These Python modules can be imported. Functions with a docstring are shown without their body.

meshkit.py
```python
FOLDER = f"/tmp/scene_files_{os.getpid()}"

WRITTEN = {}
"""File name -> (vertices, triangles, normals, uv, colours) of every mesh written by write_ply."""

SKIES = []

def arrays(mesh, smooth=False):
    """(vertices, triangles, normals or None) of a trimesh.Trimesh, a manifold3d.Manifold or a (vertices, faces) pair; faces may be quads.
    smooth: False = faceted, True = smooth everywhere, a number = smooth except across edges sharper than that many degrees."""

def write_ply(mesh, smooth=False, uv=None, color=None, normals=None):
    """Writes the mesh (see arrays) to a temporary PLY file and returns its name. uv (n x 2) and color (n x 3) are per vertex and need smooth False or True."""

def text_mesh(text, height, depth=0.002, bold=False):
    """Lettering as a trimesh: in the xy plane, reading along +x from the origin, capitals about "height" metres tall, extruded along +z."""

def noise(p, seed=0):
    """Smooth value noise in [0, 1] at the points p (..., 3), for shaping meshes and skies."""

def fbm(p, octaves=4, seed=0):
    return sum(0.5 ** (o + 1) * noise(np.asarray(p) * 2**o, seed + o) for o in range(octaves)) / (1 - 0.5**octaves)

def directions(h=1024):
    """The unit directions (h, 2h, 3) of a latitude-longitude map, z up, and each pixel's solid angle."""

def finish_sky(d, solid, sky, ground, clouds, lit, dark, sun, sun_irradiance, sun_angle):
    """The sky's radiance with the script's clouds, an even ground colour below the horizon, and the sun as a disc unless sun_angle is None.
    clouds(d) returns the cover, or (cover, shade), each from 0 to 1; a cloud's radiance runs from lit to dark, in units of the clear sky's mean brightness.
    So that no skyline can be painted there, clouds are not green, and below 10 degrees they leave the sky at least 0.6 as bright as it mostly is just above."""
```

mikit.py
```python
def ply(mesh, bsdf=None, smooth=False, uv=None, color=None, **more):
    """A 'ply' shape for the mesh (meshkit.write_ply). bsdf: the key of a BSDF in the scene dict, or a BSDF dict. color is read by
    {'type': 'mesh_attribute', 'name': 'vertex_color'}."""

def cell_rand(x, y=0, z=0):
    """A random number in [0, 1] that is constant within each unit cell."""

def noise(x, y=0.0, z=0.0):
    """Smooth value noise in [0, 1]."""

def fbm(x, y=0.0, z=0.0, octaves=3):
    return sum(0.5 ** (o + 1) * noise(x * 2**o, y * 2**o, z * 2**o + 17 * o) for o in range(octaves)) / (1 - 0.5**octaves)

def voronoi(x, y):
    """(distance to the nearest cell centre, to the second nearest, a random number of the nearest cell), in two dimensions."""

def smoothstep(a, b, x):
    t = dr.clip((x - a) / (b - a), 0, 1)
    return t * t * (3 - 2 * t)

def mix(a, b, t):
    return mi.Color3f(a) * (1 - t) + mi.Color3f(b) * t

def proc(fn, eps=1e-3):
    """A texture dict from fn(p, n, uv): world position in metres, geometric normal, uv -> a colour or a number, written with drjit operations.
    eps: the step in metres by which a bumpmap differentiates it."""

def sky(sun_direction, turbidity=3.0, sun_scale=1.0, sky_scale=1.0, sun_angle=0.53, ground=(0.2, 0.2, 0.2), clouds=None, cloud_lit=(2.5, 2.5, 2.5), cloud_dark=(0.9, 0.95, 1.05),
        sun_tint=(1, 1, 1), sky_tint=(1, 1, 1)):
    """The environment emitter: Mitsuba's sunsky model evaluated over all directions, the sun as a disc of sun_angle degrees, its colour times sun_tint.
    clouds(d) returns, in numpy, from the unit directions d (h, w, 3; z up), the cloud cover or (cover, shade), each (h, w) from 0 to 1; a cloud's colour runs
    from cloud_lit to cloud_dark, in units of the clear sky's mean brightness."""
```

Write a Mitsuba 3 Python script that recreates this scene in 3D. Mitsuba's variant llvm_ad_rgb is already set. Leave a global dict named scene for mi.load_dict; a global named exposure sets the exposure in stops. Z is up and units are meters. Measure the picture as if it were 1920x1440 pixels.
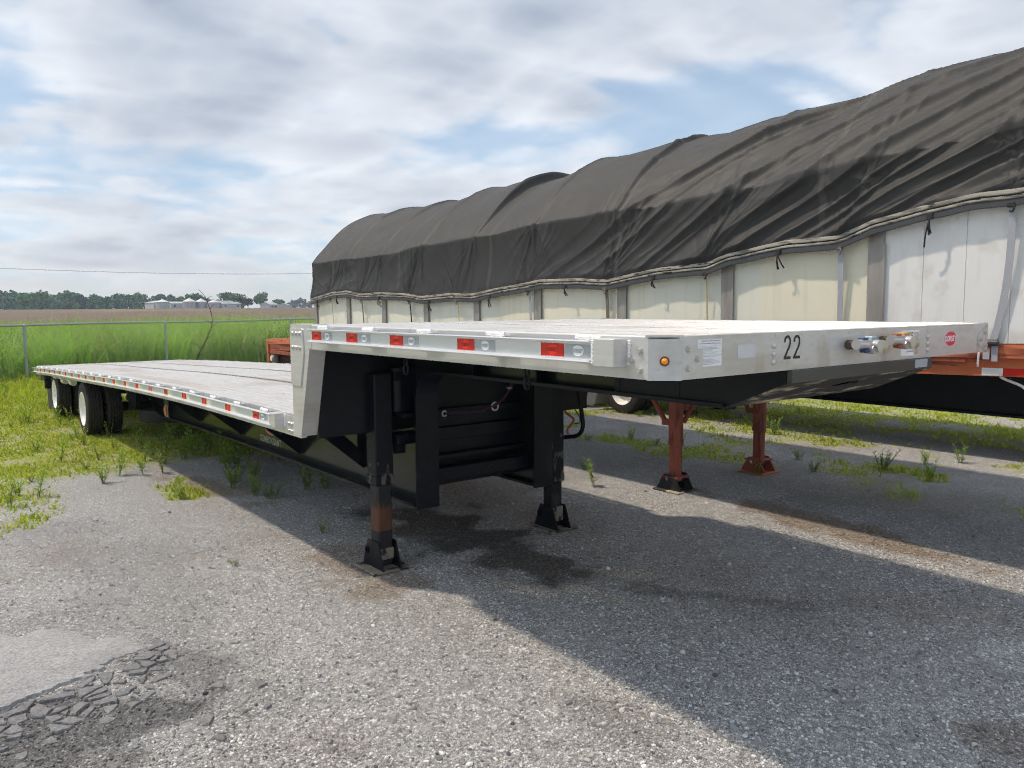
import math, numpy as np, trimesh, drjit as dr, mitsuba as mi, mikit, meshkit
from mikit import noise, fbm, voronoi, cell_rand, smoothstep, mix
from scipy.interpolate import PchipInterpolator
from shapely.geometry import Polygon, MultiPoint, Point
from shapely import ops as sops
T = mi.ScalarTransform4f
scene, labels = {}, {}
# ------------------------------------------------------------------ camera, sky, exposure
CAM = np.array([1.77338, -3.31325, 1.79257])
FWD, UP = np.array([-0.78745, 0.60874, -0.09672]), np.array([-0.07204, 0.06494, 0.99528])
scene['camera'] = {'type': 'perspective', 'fov': 65.709, 'fov_axis': 'x', 'near_clip': 0.05, 'far_clip': 9000.0,
                   'to_world': T().look_at(origin=CAM.tolist(), target=(CAM + FWD).tolist(), up=UP.tolist()),
                   'medium': {'type': 'ref', 'id': 'haze_air'}}
SUN = (-0.42, -0.43, 1.0)


def cloud_cover(d):
    z = np.maximum(d[..., 2], 0.0)
    k = 1.0 / (z + 0.13)
    q = np.stack([d[..., 0] * k, d[..., 1] * k, z * 0.6], -1)
    warp = np.stack([meshkit.fbm(q * 1.7 + 5, 3, 3), meshkit.fbm(q * 1.7 + 9, 3, 4), 0 * z], -1) - 0.5

    def dens(p):                                  # billowing layer: rounded tops, ragged rims
        b = meshkit.fbm(p * 0.7 + warp * 0.55 + 3.3, 4, 11)
        f = sum(0.5 ** o * np.abs(2 * meshkit.noise(p * 2.4 * 2.0 ** o + warp * 1.2, 21 + o) - 1) for o in range(5)) / 1.94
        return b + 0.55 * (f - 0.42)
    here = dens(q)
    lit = dens(q + np.array([-0.10, -0.10, 0.0]))       # looking a little towards the sun
    az, el = np.degrees(np.arctan2(d[..., 1], d[..., 0])), np.degrees(np.arcsin(np.clip(d[..., 2], -1, 1)))

    def bump(a, e, sa, se):
        da = (az - a + 180) % 360 - 180
        return np.exp(-(da / sa) ** 2 - ((el - e) / se) ** 2)
    gap = bump(137, 13.0, 10, 2.8) + 0.7 * bump(129, 14.5, 7, 2.2) + 0.5 * bump(154, 20, 3.5, 3) + 0.5 * bump(117, 21, 7, 5) + 0.4 * bump(147, 12, 7, 1.6)
    heavy = bump(168, 18, 11, 6) + 0.4 * bump(140, 24, 12, 4) + 0.35 * bump(162, 6.8, 6, 1.2) + 0.25 * bump(150, 18, 5, 4) + 1.5 * bump(164, 11.0, 8, 3.2) + 0.3 * bump(170, 6, 6, 3)
    t = (here - 0.235 - 0.21 * gap + 0.10 * heavy) / 0.20
    cover = np.clip(t, 0, 1)
    cover = cover * cover * (3 - 2 * cover)
    thick = np.clip((here - 0.33 - 0.15 * gap + 0.05 * heavy) / 0.36, 0, 1)
    shade = 0.16 + 0.74 * thick + 2.0 * (lit - here) + 0.26 * heavy
    low = np.exp(-(el / 4.0) ** 2)
    cover = np.clip(0.34 + 0.62 * cover + 0.3 * low, 0, 0.97)
    shade = np.clip(shade, 0.0, 1.0) * (1 - 0.55 * low) + 0.55 * 0.62 * low
    return cover, shade


scene['sky'] = mikit.sky(SUN, turbidity=3.0, sun_scale=0.47, sun_angle=2.2, ground=(0.17, 0.2, 0.1), clouds=cloud_cover,
                         cloud_lit=(2.55, 2.66, 2.82), cloud_dark=(1.14, 1.31, 1.60), sun_tint=(0.98, 1.0, 1.04))
exposure = 2.05
rng = np.random.default_rng(7)


# ------------------------------------------------------------------ helpers
def numbered(base):
    if base not in labels and base not in scene and not any(k.startswith(base + '__') for k in scene):
        return base
    i = 1
    while f'{base}_{i:03d}' in USED:
        i += 1
    return f'{base}_{i:03d}'


USED, COUNT = set(), {}


def fresh(base):
    n = COUNT.get(base, 0)
    COUNT[base] = n + 1
    return base if n == 0 else f'{base}_{n:03d}'


def thing(name, label, category, group=None, kind=None):
    key = fresh(name)
    labels[key] = {'label': label, 'category': category}
    if group:
        labels[key]['group'] = group
    if kind:
        labels[key]['kind'] = kind
    return key


def part(parent, name, mesh, mat, smooth=False, label=None, kind=None, color=None, to_world=None):
    key = fresh(f'{parent}__{name}')
    scene[key] = mesh if isinstance(mesh, dict) else mikit.ply(mesh, mat, smooth=smooth, color=color)
    if to_world is not None:
        scene[key] = {**scene[key], 'to_world': to_world}
    if label or kind:
        labels[key] = {**({'label': label} if label else {}), **({'kind': kind} if kind else {})}
    return key


def single(name, mesh, mat, label, category, smooth=False, group=None, kind=None, color=None):
    key = thing(name, label, category, group, kind)
    scene[key] = mikit.ply(mesh, mat, smooth=smooth, color=color)
    return key


cat = trimesh.util.concatenate


def box(x0, x1, y0, y1, z0, z1, c=0.0):
    if c <= 0:
        m = trimesh.creation.box(extents=(x1 - x0, y1 - y0, z1 - z0))
        m.apply_translation(((x0 + x1) / 2, (y0 + y1) / 2, (z0 + z1) / 2))
        return m
    P = []
    for a, (sx, sy, sz) in enumerate(np.ndindex(2, 2, 2)):
        x, y, z = (x0, x1)[sx], (y0, y1)[sy], (z0, z1)[sz]
        ix, iy, iz = (c, -c)[sx], (c, -c)[sy], (c, -c)[sz]
        P += [(x, y + iy, z + iz), (x + ix, y, z + iz), (x + ix, y + iy, z)]
    return trimesh.convex.convex_hull(np.array(P))


def cyl(p0, p1, r, n=20, r2=None):
    p0, p1 = np.array(p0, float), np.array(p1, float)
    L = np.linalg.norm(p1 - p0)
    m = lathe([(0, 0), (r, 0), (r if r2 is None else r2, L), (0, L)], n)
    m.apply_transform(trimesh.geometry.align_vectors([0, 0, 1], (p1 - p0) / L))
    m.apply_translation(p0)
    return m


def lathe(profile, n=32):
    pr = np.array(profile, float)
    a = np.arange(n) * 2 * np.pi / n
    v = np.stack([pr[:, None, 0] * np.cos(a), pr[:, None, 0] * np.sin(a), np.repeat(pr[:, 1:], n, 1)], -1).reshape(-1, 3)
    f = []
    for i in range(len(pr) - 1):
        j = np.arange(n)
        k = (j + 1) % n
        f.append(np.stack([i * n + j, i * n + k, (i + 1) * n + k], 1))
        f.append(np.stack([i * n + j, (i + 1) * n + k, (i + 1) * n + j], 1))
    m = trimesh.Trimesh(v, np.vstack(f), process=False)
    m.merge_vertices()
    m.update_faces(m.nondegenerate_faces())
    return m


def tube(points, r, n=8, closed=False):
    p = np.array(points, float)
    t = np.gradient(p, axis=0)
    t /= np.linalg.norm(t, axis=1, keepdims=True)
    k0 = np.eye(3)[np.argmin(np.abs(t[0]))]
    a = np.zeros_like(p)
    for i in range(len(p)):                       # carry one side direction along the path
        k0 = k0 - t[i] * (k0 @ t[i])
        k0 /= np.linalg.norm(k0)
        a[i] = k0
    b = np.cross(t, a)
    an = np.arange(n) * 2 * np.pi / n
    rr = np.broadcast_to(r, (len(p),))
    v = (p[:, None] + rr[:, None, None] * (np.cos(an)[None, :, None] * a[:, None] + np.sin(an)[None, :, None] * b[:, None])).reshape(-1, 3)
    i, j = np.meshgrid(np.arange(len(p) - 1), np.arange(n), indexing='ij')
    i, j = i.ravel(), j.ravel()
    k = (j + 1) % n
    f = np.vstack([np.stack([i * n + j, i * n + k, (i + 1) * n + k], 1), np.stack([i * n + j, (i + 1) * n + k, (i + 1) * n + j], 1)])
    caps = [[0, q + 1, q] for q in range(1, n - 1)] + [[(len(p) - 1) * n, (len(p) - 1) * n + q, (len(p) - 1) * n + q + 1] for q in range(1, n - 1)]
    return trimesh.Trimesh(v, np.vstack([f, caps])[:, ::-1], process=False)


def smooth_path(pts, n=6):
    p = np.array(pts, float)
    s = np.r_[0, np.cumsum(np.linalg.norm(np.diff(p, axis=0), axis=1))]
    from scipy.interpolate import CubicSpline
    return CubicSpline(s, p)(np.linspace(0, s[-1], n * (len(p) - 1) + 1))


def extrude_y(poly_xz, y0, y1):
    """polygon in the xz plane, thickness from y0 to y1"""
    m = trimesh.creation.extrude_polygon(poly_xz if isinstance(poly_xz, Polygon) else Polygon(poly_xz), 1.0, engine='earcut')
    v = m.vertices
    m.vertices = np.stack([v[:, 0], y1 + (y0 - y1) * v[:, 2], v[:, 1]], 1)
    m.fix_normals()
    return m


def extrude_x(poly_yz, x0, x1):
    m = trimesh.creation.extrude_polygon(poly_yz if isinstance(poly_yz, Polygon) else Polygon(poly_yz), 1.0, engine='earcut')
    v = m.vertices
    m.vertices = np.stack([x0 + (x1 - x0) * v[:, 2], v[:, 0], v[:, 1]], 1)
    m.fix_normals()
    return m


def sweep_x(profile, xs, zs):
    """closed yz profile (anticlockwise seen from +x), z relative to zs, swept along x"""
    pr, n = np.array(profile, float), len(profile)
    xs, zs = np.array(xs, float), np.array(zs, float)
    v = np.concatenate([np.stack([np.full(n, x), pr[:, 0], pr[:, 1] + z], 1) for x, z in zip(xs, zs)])
    f = []
    for i in range(len(xs) - 1):
        for j in range(n):
            k = (j + 1) % n
            a, b, c, d = i * n + j, i * n + k, (i + 1) * n + k, (i + 1) * n + j
            f += [[a, b, c], [a, c, d]]
    e = len(xs) - 1
    poly = Polygon(pr)
    _, tri = trimesh.creation.triangulate_polygon(poly, engine='earcut') if False else (None, None)
    m = trimesh.Trimesh(v, f, process=False)
    cap = trimesh.creation.extrude_polygon(poly, 0.001, engine='earcut')
    # end caps through earcut's own triangles
    vv, ff = trimesh.creation.triangulate_polygon(poly, engine='earcut')
    caps = []
    for x, z, flip in ((xs[0], zs[0], False), (xs[e], zs[e], True)):
        c3 = np.stack([np.full(len(vv), x), vv[:, 0], vv[:, 1] + z], 1)
        caps.append(trimesh.Trimesh(c3, ff[:, ::-1] if flip else ff, process=False))
    m = cat([m] + caps)
    m.merge_vertices()
    m.fix_normals()
    return m


def strip(path, y0, y1, th):
    """flat bar of thickness th following a path in xz, between y0 and y1"""
    p = np.array(path, float)
    t = np.gradient(p, axis=0)
    t /= np.linalg.norm(t, axis=1, keepdims=True)
    nrm = np.stack([-t[:, 1], t[:, 0]], 1)
    a, b = p + nrm * th / 2, p - nrm * th / 2
    v, n = [], len(p)
    for q in (a, b):
        for y in (y0, y1):
            v.append(np.stack([q[:, 0], np.full(n, y), q[:, 1]], 1))
    v = np.concatenate(v)
    f = []
    for i in range(n - 1):
        for A, B in ((0, 1), (1, 3), (3, 2), (2, 0)):
            f += [[A * n + i, B * n + i, B * n + i + 1], [A * n + i, B * n + i + 1, A * n + i + 1]]
    for i in (0, n - 1):
        f += [[i, n + i, 3 * n + i], [i, 3 * n + i, 2 * n + i]]
    m = trimesh.Trimesh(v, f, process=False)
    m.fix_normals()
    return m


def text_on(text, h, where, face, depth=0.0012, sx=1.0, bold=False, center=True):
    """lettering on a vertical face: 'front' faces +x, 'side' faces -y"""
    m = meshkit.text_mesh(text, h, depth, bold)
    v = m.vertices.copy()
    if center:
        lo, hi = v.min(0), v.max(0)
        v[:, :2] -= (lo + hi)[:2] / 2
    v[:, 0] *= sx
    x, y, z = where
    m.vertices = np.stack([x + v[:, 2], y + v[:, 0], z + v[:, 1]], 1) if face == 'front' else np.stack([x + v[:, 0], y - v[:, 2], z + v[:, 1]], 1)
    m.fix_normals()
    return m


def disc_on(where, ry, rz, face, depth=0.0008, n=28):
    a = np.arange(n) * 2 * np.pi / n
    P = Polygon(np.stack([ry * np.cos(a), rz * np.sin(a)], 1))
    x, y, z = where
    if face == 'front':
        m = extrude_x(P, x, x + depth)
        m.apply_translation((0, y, z))
    else:
        m = extrude_y(P, y - depth, y)
        m.apply_translation((x, 0, z))
    return m


def bolt(where, face, r=0.011, h=0.01):
    x, y, z = where
    d = np.array((1, 0, 0) if face == 'front' else (0, -1, 0) if face == 'side' else face, float)
    p = np.array(where, float)
    return cat([cyl(p, p + d * h * 0.35, r * 1.35, 14), cyl(p + d * h * 0.3, p + d * h, r, 6)])


# ------------------------------------------------------------------ materials
def mat(key, d):
    scene[key] = d if d['type'] in ('twosided', 'principledthin', 'bumpmap', 'dielectric', 'null', 'thindielectric') else {'type': 'twosided', 'bsdf': d}


def rgb(*c):
    return {'type': 'rgb', 'value': list(c)}


def plain(key, c, rough=0.5, metal=0.0, spec=0.5, **more):
    mat(key, {'type': 'principled', 'base_color': c if isinstance(c, dict) else rgb(*c), 'roughness': rough, 'metallic': metal, 'specular': spec, **more})


VC = {'type': 'mesh_attribute', 'name': 'vertex_color'}


def alu_color(p, n, uv):
    streak = fbm(p.x * 3.0, p.y * 26, p.z * 60, octaves=3)
    blot = fbm(p.x * 2.2 + 7, p.y * 2.2, p.z * 6, octaves=4)
    c = mix((0.575, 0.572, 0.562), (0.70, 0.695, 0.688), streak)
    c = mix(c, (0.47, 0.43, 0.38), smoothstep(0.52, 0.80, blot) * 0.6)
    spot = noise(p.x * 40, p.y * 40, p.z * 40)
    c = mix(c, (0.40, 0.34, 0.28), smoothstep(0.60, 0.74, fbm(p.x * 9 + 3, p.y * 9, p.z * 2.0, octaves=4)) * 0.4)
    return mix(c, (0.45, 0.42, 0.38), smoothstep(0.9, 0.98, spot) * 0.5)


def deck_color(p, n, uv):
    lane = noise(p.y * 14 + 3, 0.5, 0.5)
    blot = fbm(p.x * 0.9 + 2, p.y * 2.6, 0.0, octaves=4)
    fine = fbm(p.x * 9, p.y * 30, p.z * 5, octaves=3)
    c = mix((0.47, 0.465, 0.455), (0.66, 0.655, 0.645), lane * 0.6 + fine * 0.4)
    c = mix(c, (0.44, 0.37, 0.31), smoothstep(0.50, 0.80, blot) * 0.6)
    return mix(c, (0.33, 0.30, 0.28), smoothstep(0.72, 0.86, fbm(p.x * 3.1, p.y * 7, 4.0, octaves=4)) * 0.5)


def dark_color(p, n, uv):
    dust = fbm(p.x * 9, p.y * 9, p.z * 9, octaves=4)
    low = smoothstep(0.95, 0.35, p.z)
    c = mix((0.003, 0.005, 0.010), (0.0075, 0.0105, 0.016), dust)
    speck = noise(p.x * 90, p.y * 90, p.z * 90)
    c = mix(c, (0.12, 0.115, 0.105), smoothstep(0.88, 0.96, speck) * (0.12 + 0.4 * low))
    return mix(c, (0.085, 0.078, 0.068), smoothstep(0.55, 0.75, fbm(p.x * 5 + 9, p.y * 5, p.z * 3, octaves=5)) * low * 0.4)


def mud_color(p, n, uv):
    a = fbm(p.x * 7 + p.z * 5, p.y * 6, p.z * 9, octaves=5)
    streak = fbm(p.x * 5, p.y * 4 + p.z * 9, p.x * 12, octaves=4)
    c = mix((0.022, 0.022, 0.023), (0.050, 0.045, 0.040), a)
    return mix(c, (0.46, 0.39, 0.28), smoothstep(0.50, 0.62, streak) * smoothstep(0.40, 0.58, a))


def leg_color(p, n, uv):
    c = dark_color(p, n, uv)
    a = fbm(p.x * 26, p.y * 26, p.z * 13, octaves=5)
    return mix(c, (0.17, 0.15, 0.12), smoothstep(0.52, 0.62, a + 0.22 * smoothstep(0.95, 0.62, p.z) - 0.22) * 0.75)


def caked_color(p, n, uv):
    a = fbm(p.x * 22, p.y * 22, p.z * 14, octaves=4)
    return mix((0.03, 0.03, 0.03), (0.26, 0.225, 0.18), smoothstep(0.36, 0.52, a))


def rust_color(p, n, uv):
    a = fbm(p.x * 30, p.y * 30, p.z * 5, octaves=4)
    c = mix((0.075, 0.028, 0.014), (0.125, 0.052, 0.026), a)
    c = mix(c, (0.018, 0.018, 0.02), smoothstep(0.43, 0.47, p.z + 0.03 * a) * (1 - smoothstep(0.55, 0.75, a)))
    return mix((0.012, 0.013, 0.017), c, smoothstep(0.27, 0.28, p.z + 0.004 * a))


def orange_color(p, n, uv):
    a = fbm(p.x * 6, p.y * 20, p.z * 18, octaves=4)
    c = mix((0.50, 0.115, 0.045), (0.64, 0.20, 0.085), a)
    c = mix(c, (0.24, 0.062, 0.035), smoothstep(0.50, 0.72, fbm(p.x * 3 + 3, p.y * 3, p.z * 26, octaves=4)))
    return mix(c, (0.07, 0.035, 0.025), smoothstep(0.70, 0.82, fbm(p.x * 11, p.y * 11, p.z * 30 + 5, octaves=4)) * 0.8)


def red_leg_color(p, n, uv):
    a = fbm(p.x * 18, p.y * 18, p.z * 8, octaves=4)
    c = mix((0.25, 0.06, 0.035), (0.36, 0.10, 0.06), a)
    return mix(c, (0.09, 0.034, 0.022), smoothstep(0.52, 0.74, fbm(p.x * 25, p.y * 25, p.z * 4 + 9, octaves=4)) * 0.8)


def tarp_color(p, n, uv):
    a = fbm(p.x * 1.3, p.y * 1.3, p.z * 1.6, octaves=5)
    weave = fbm(p.x * 30, p.y * 30, p.z * 30, octaves=2)
    c = mix((0.0255, 0.026, 0.0272), (0.040, 0.0395, 0.039), a * 0.8 + weave * 0.2)
    up = dr.clip(mi.Float(n.z), 0, 1)
    c = mix(c, (0.060, 0.058, 0.0565), smoothstep(0.1, 0.7, up) * (0.3 + 0.7 * a))          # dust settled on the top
    seam = dr.abs(p.x * 0.5 + 0.2 - dr.floor(p.x * 0.5 + 0.2) - 0.5)
    c = mix(c, (0.085, 0.082, 0.08), (1 - smoothstep(0.008, 0.016, seam)) * 0.45)
    for sx_, sz_ in ((-1.12, 2.62), (-0.22, 2.72)):
        sc_ = smoothstep(0.11, 0.02, dr.sqrt(dr.square((p.x - sx_) * 0.8) + dr.square(p.z - sz_)) + 0.12 * (fbm(p.x * 14, p.y * 14, p.z * 14, octaves=3) - 0.4))
        c = mix(c, (0.11, 0.105, 0.095), sc_ * smoothstep(0.45, 0.6, fbm(p.x * 30, p.y * 30, p.z * 30, octaves=3)) * 0.7)
    return mix(c, (0.10, 0.096, 0.092), smoothstep(0.76, 0.9, fbm(p.x * 2.4 + 20, p.y * 5, p.z * 5, octaves=5)) * 0.4)


def hem_color(p, n, uv):
    a = fbm(p.x * 9, p.y * 4, p.z * 40, octaves=4)
    c = mix((0.16, 0.15, 0.13), (0.36, 0.34, 0.295), smoothstep(0.36, 0.60, a))
    return mix(c, (0.03, 0.03, 0.03), smoothstep(0.60, 0.74, fbm(p.x * 16 + 4, p.y, p.z * 55, octaves=4)))


def panel_color(p, n, uv):
    which = cell_rand((p.x + 20.0) / 1.13, 3, 1)
    c = mix((0.70, 0.70, 0.60), (0.74, 0.70, 0.55), which)
    drip = fbm(p.x * 26, 0.0, p.z * 1.6, octaves=4)
    c = mix(c, (0.60, 0.575, 0.46), smoothstep(0.5, 0.8, drip) * 0.4)
    return mix(c, (0.72, 0.71, 0.65), smoothstep(0.62, 0.8, fbm(p.x * 2, p.y, p.z * 3 + 8, octaves=4)) * 0.5)


def white_panel_color(p, n, uv):
    drip = fbm(p.x * 22, 0.0, p.z * 2.5, octaves=4)
    c = mix((0.74, 0.735, 0.72), (0.62, 0.61, 0.58), smoothstep(0.45, 0.85, drip) * 0.6)
    s = fbm(p.x * 7 + 9, p.y, p.z * 7, octaves=5)
    c = mix(c, (0.55, 0.53, 0.50), smoothstep(0.62, 0.8, s) * 0.5)
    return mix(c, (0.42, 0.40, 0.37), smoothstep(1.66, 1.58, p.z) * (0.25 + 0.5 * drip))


def post_color(p, n, uv):
    a = fbm(p.x * 30, p.y * 30, p.z * 4, octaves=4)
    return mix((0.20, 0.18, 0.16), (0.40, 0.385, 0.36), a)


def tyre_color(p, n, uv):
    a = fbm(p.x * 8, p.y * 8, p.z * 8, octaves=3)
    return mix((0.014, 0.014, 0.015), (0.04, 0.038, 0.036), a)


def blot(x, y, cx, cy, rx, ry, rot=0.0):
    c, s = math.cos(rot), math.sin(rot)
    u, v = ((x - cx) * c + (y - cy) * s) / rx, (-(x - cx) * s + (y - cy) * c) / ry
    edge = fbm(x * 3.4 + cx * 5, y * 3.4 + cy * 3, 0.0, octaves=5) - 0.5
    return 1 - smoothstep(0.45, 1.1, dr.sqrt(u * u + v * v) + edge * 2.0)


def yard_tint(x, y):
    """large scale colour of the gravel yard: worn areas, oil, sand, moss"""
    a = fbm(x * 0.55 + 3, y * 0.55, 0.0, octaves=4)
    b = fbm(x * 2.3, y * 2.3, 7.0, octaves=4)
    c = mix((0.375, 0.375, 0.376), (0.468, 0.462, 0.450), a * 0.6 + b * 0.4)
    c = mix(c, (0.29, 0.287, 0.285), smoothstep(0.52, 0.7, fbm(x * 0.9 + 30, y * 0.9, 2.0, octaves=4)) * 0.5)
    oil = dr.maximum(dr.maximum(blot(x, y, -2.42, 0.10, 0.62, 0.36, 0.15), 0.55 * blot(x, y, -1.60, 0.36, 0.4, 0.14, 0.6)), blot(x, y, -3.7, 0.15, 1.0, 0.5))
    oil = dr.maximum(oil, 0.4 * blot(x, y, -0.95, 0.75, 0.3, 0.10, 0.6))
    oil = dr.maximum(oil, 0.35 * blot(x, y, -0.45, -0.85, 0.4, 0.2, 0.4))
    c = mix(c, (0.088, 0.08, 0.072), oil * 0.85)
    sand = dr.maximum(dr.maximum(blot(x, y, -2.05, -0.28, 0.34, 0.13, 0.3), 0.8 * blot(x, y, -1.72, 0.02, 0.3, 0.10, 0.2)), 0.8 * blot(x, y, -1.95, 0.42, 0.28, 0.09, 0.5))
    c = mix(c, (0.50, 0.465, 0.40), sand * 0.9)
    brown = dr.maximum(0.8 * blot(x, y, -1.75, 2.55, 1.2, 0.28, -0.1), dr.maximum(0.75 * blot(x, y, -6.2, -0.95, 0.8, 0.35, 0.2), 0.6 * blot(x, y, -3.2, -0.9, 0.8, 0.3)))
    brown = dr.maximum(brown, 0.28 * smoothstep(0.56, 0.72, fbm(x * 0.8 + 60, y * 0.8, 4.0, octaves=4)))
    c = mix(c, (0.255, 0.20, 0.15), brown)
    c = mix(c, (0.12, 0.12, 0.123), 0.85 * dr.maximum(blot(x, y, -1.95, -2.85, 0.62, 0.36, 0.9), 0.6 * blot(x, y, -2.2, -2.3, 0.5, 0.22, 0.2)))
    pale = blot(x, y, 0.22, 1.12, 0.26, 0.2)
    c = mix(c, (0.55, 0.55, 0.56), pale * 0.9)
    c = mix(c, (0.17, 0.13, 0.10), 0.5 * blot(x, y, 0.5, 0.15, 0.2, 0.3))
    return mix(c, (0.29, 0.31, 0.055), green_amount(x, y) * (0.58 + 0.38 * smoothstep(0.36, 0.56, fbm(x * 5.5, y * 5.5, 21.0, octaves=4))))


def green_amount(x, y):
    """where moss and low grass have taken the gravel"""
    e = (fbm(x * 0.7, y * 0.7, 11.0, octaves=4) - 0.5)
    f = (fbm(x * 2.4, y * 2.4, 13.0, octaves=4) - 0.5)
    left = smoothstep(-0.8, 0.9, -(x + 7.7) * 0.75 - (y + 1.2) * 0.35 + e * 3.4 + f * 1.8) * smoothstep(2.2, 0.0, y + 0.3 + e * 1.6)
    far = smoothstep(0.05, 0.6, e * 1.7 + f * 1.2 + 0.16 + smoothstep(4.6, 9.0, y) * 0.30) * smoothstep(2.9, 5.4, y + e * 2)
    back = smoothstep(-0.3, 0.5, -(x + 12.0) * 0.5 + e * 2.0)
    tufts = 0.8 * dr.maximum(dr.maximum(blot(x, y, -6.3, -1.15, 0.6, 0.22), blot(x, y, -5.0, 4.2, 1.3, 0.35)), blot(x, y, -2.5, 5.1, 0.8, 0.3))
    return dr.clip(dr.maximum(dr.maximum(left, far), dr.maximum(back, tufts)), 0, 1)


def yard_color(p, n, uv):
    x, y = mi.Float(p.x), mi.Float(p.y)
    c = yard_tint(x, y)
    d1, d2, r = voronoi(x * 88, y * 88)
    e1, e2, q = voronoi(x * 38 + 4, y * 38)
    grain = 0.55 + 0.80 * r
    grain = dr.select(r > 0.93, 1.7, grain) * (0.38 + 0.62 * smoothstep(0.0, 0.26, d2 - d1))
    grain = grain * (0.85 + 0.3 * q)
    return c * mix((1, 1, 1), mi.Color3f(grain), 1 - 0.75 * green_amount(x, y))


def yard_height(p, n, uv):
    x, y = mi.Float(p.x), mi.Float(p.y)
    d1, d2, r = voronoi(x * 88, y * 88)
    e1, e2, q = voronoi(x * 38 + 4, y * 38)
    return (0.4 + 0.6 * r) * smoothstep(0.75, 0.1, d1) * 0.7 + smoothstep(0.7, 0.1, e1) * 0.5 * q


def soil_color(p, n, uv):
    x, y = mi.Float(p.x), mi.Float(p.y)
    rows = noise((x * 0.25 + y) * 0.55, 0.0, 0.0)
    a = fbm(x * 0.035, y * 0.035, 0.0, octaves=5)
    c = mix((0.108, 0.082, 0.064), (0.165, 0.128, 0.102), a * 0.7 + rows * 0.3)
    c = mix(c, (0.17, 0.18, 0.075), smoothstep(0.55, 0.7, fbm(x * 0.012 + 9, y * 0.03, 2.0, octaves=4)) * 0.45)
    return mix((0.07, 0.10, 0.03), c, smoothstep(44, 52, -x + 0.25 * y + 4 * a))


def asphalt_color(p, n, uv):
    d1, d2, r = voronoi(p.x * 110, p.y * 110)
    a = fbm(p.x * 5, p.y * 5, 1.0, octaves=3)
    c = mix((0.265, 0.266, 0.272), (0.36, 0.36, 0.36), a)
    e1, e2, q = voronoi(p.x * 45, p.y * 45)
    return c * (0.66 + 0.42 * r + 0.16 * q)


def bump(key, inner, fn, scale, eps):
    scene[key] = {'type': 'twosided', 'bsdf': {'type': 'bumpmap', 'arbitrary': mikit.proc(fn, eps), 'scale': scale, 'bsdf': inner}}


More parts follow.
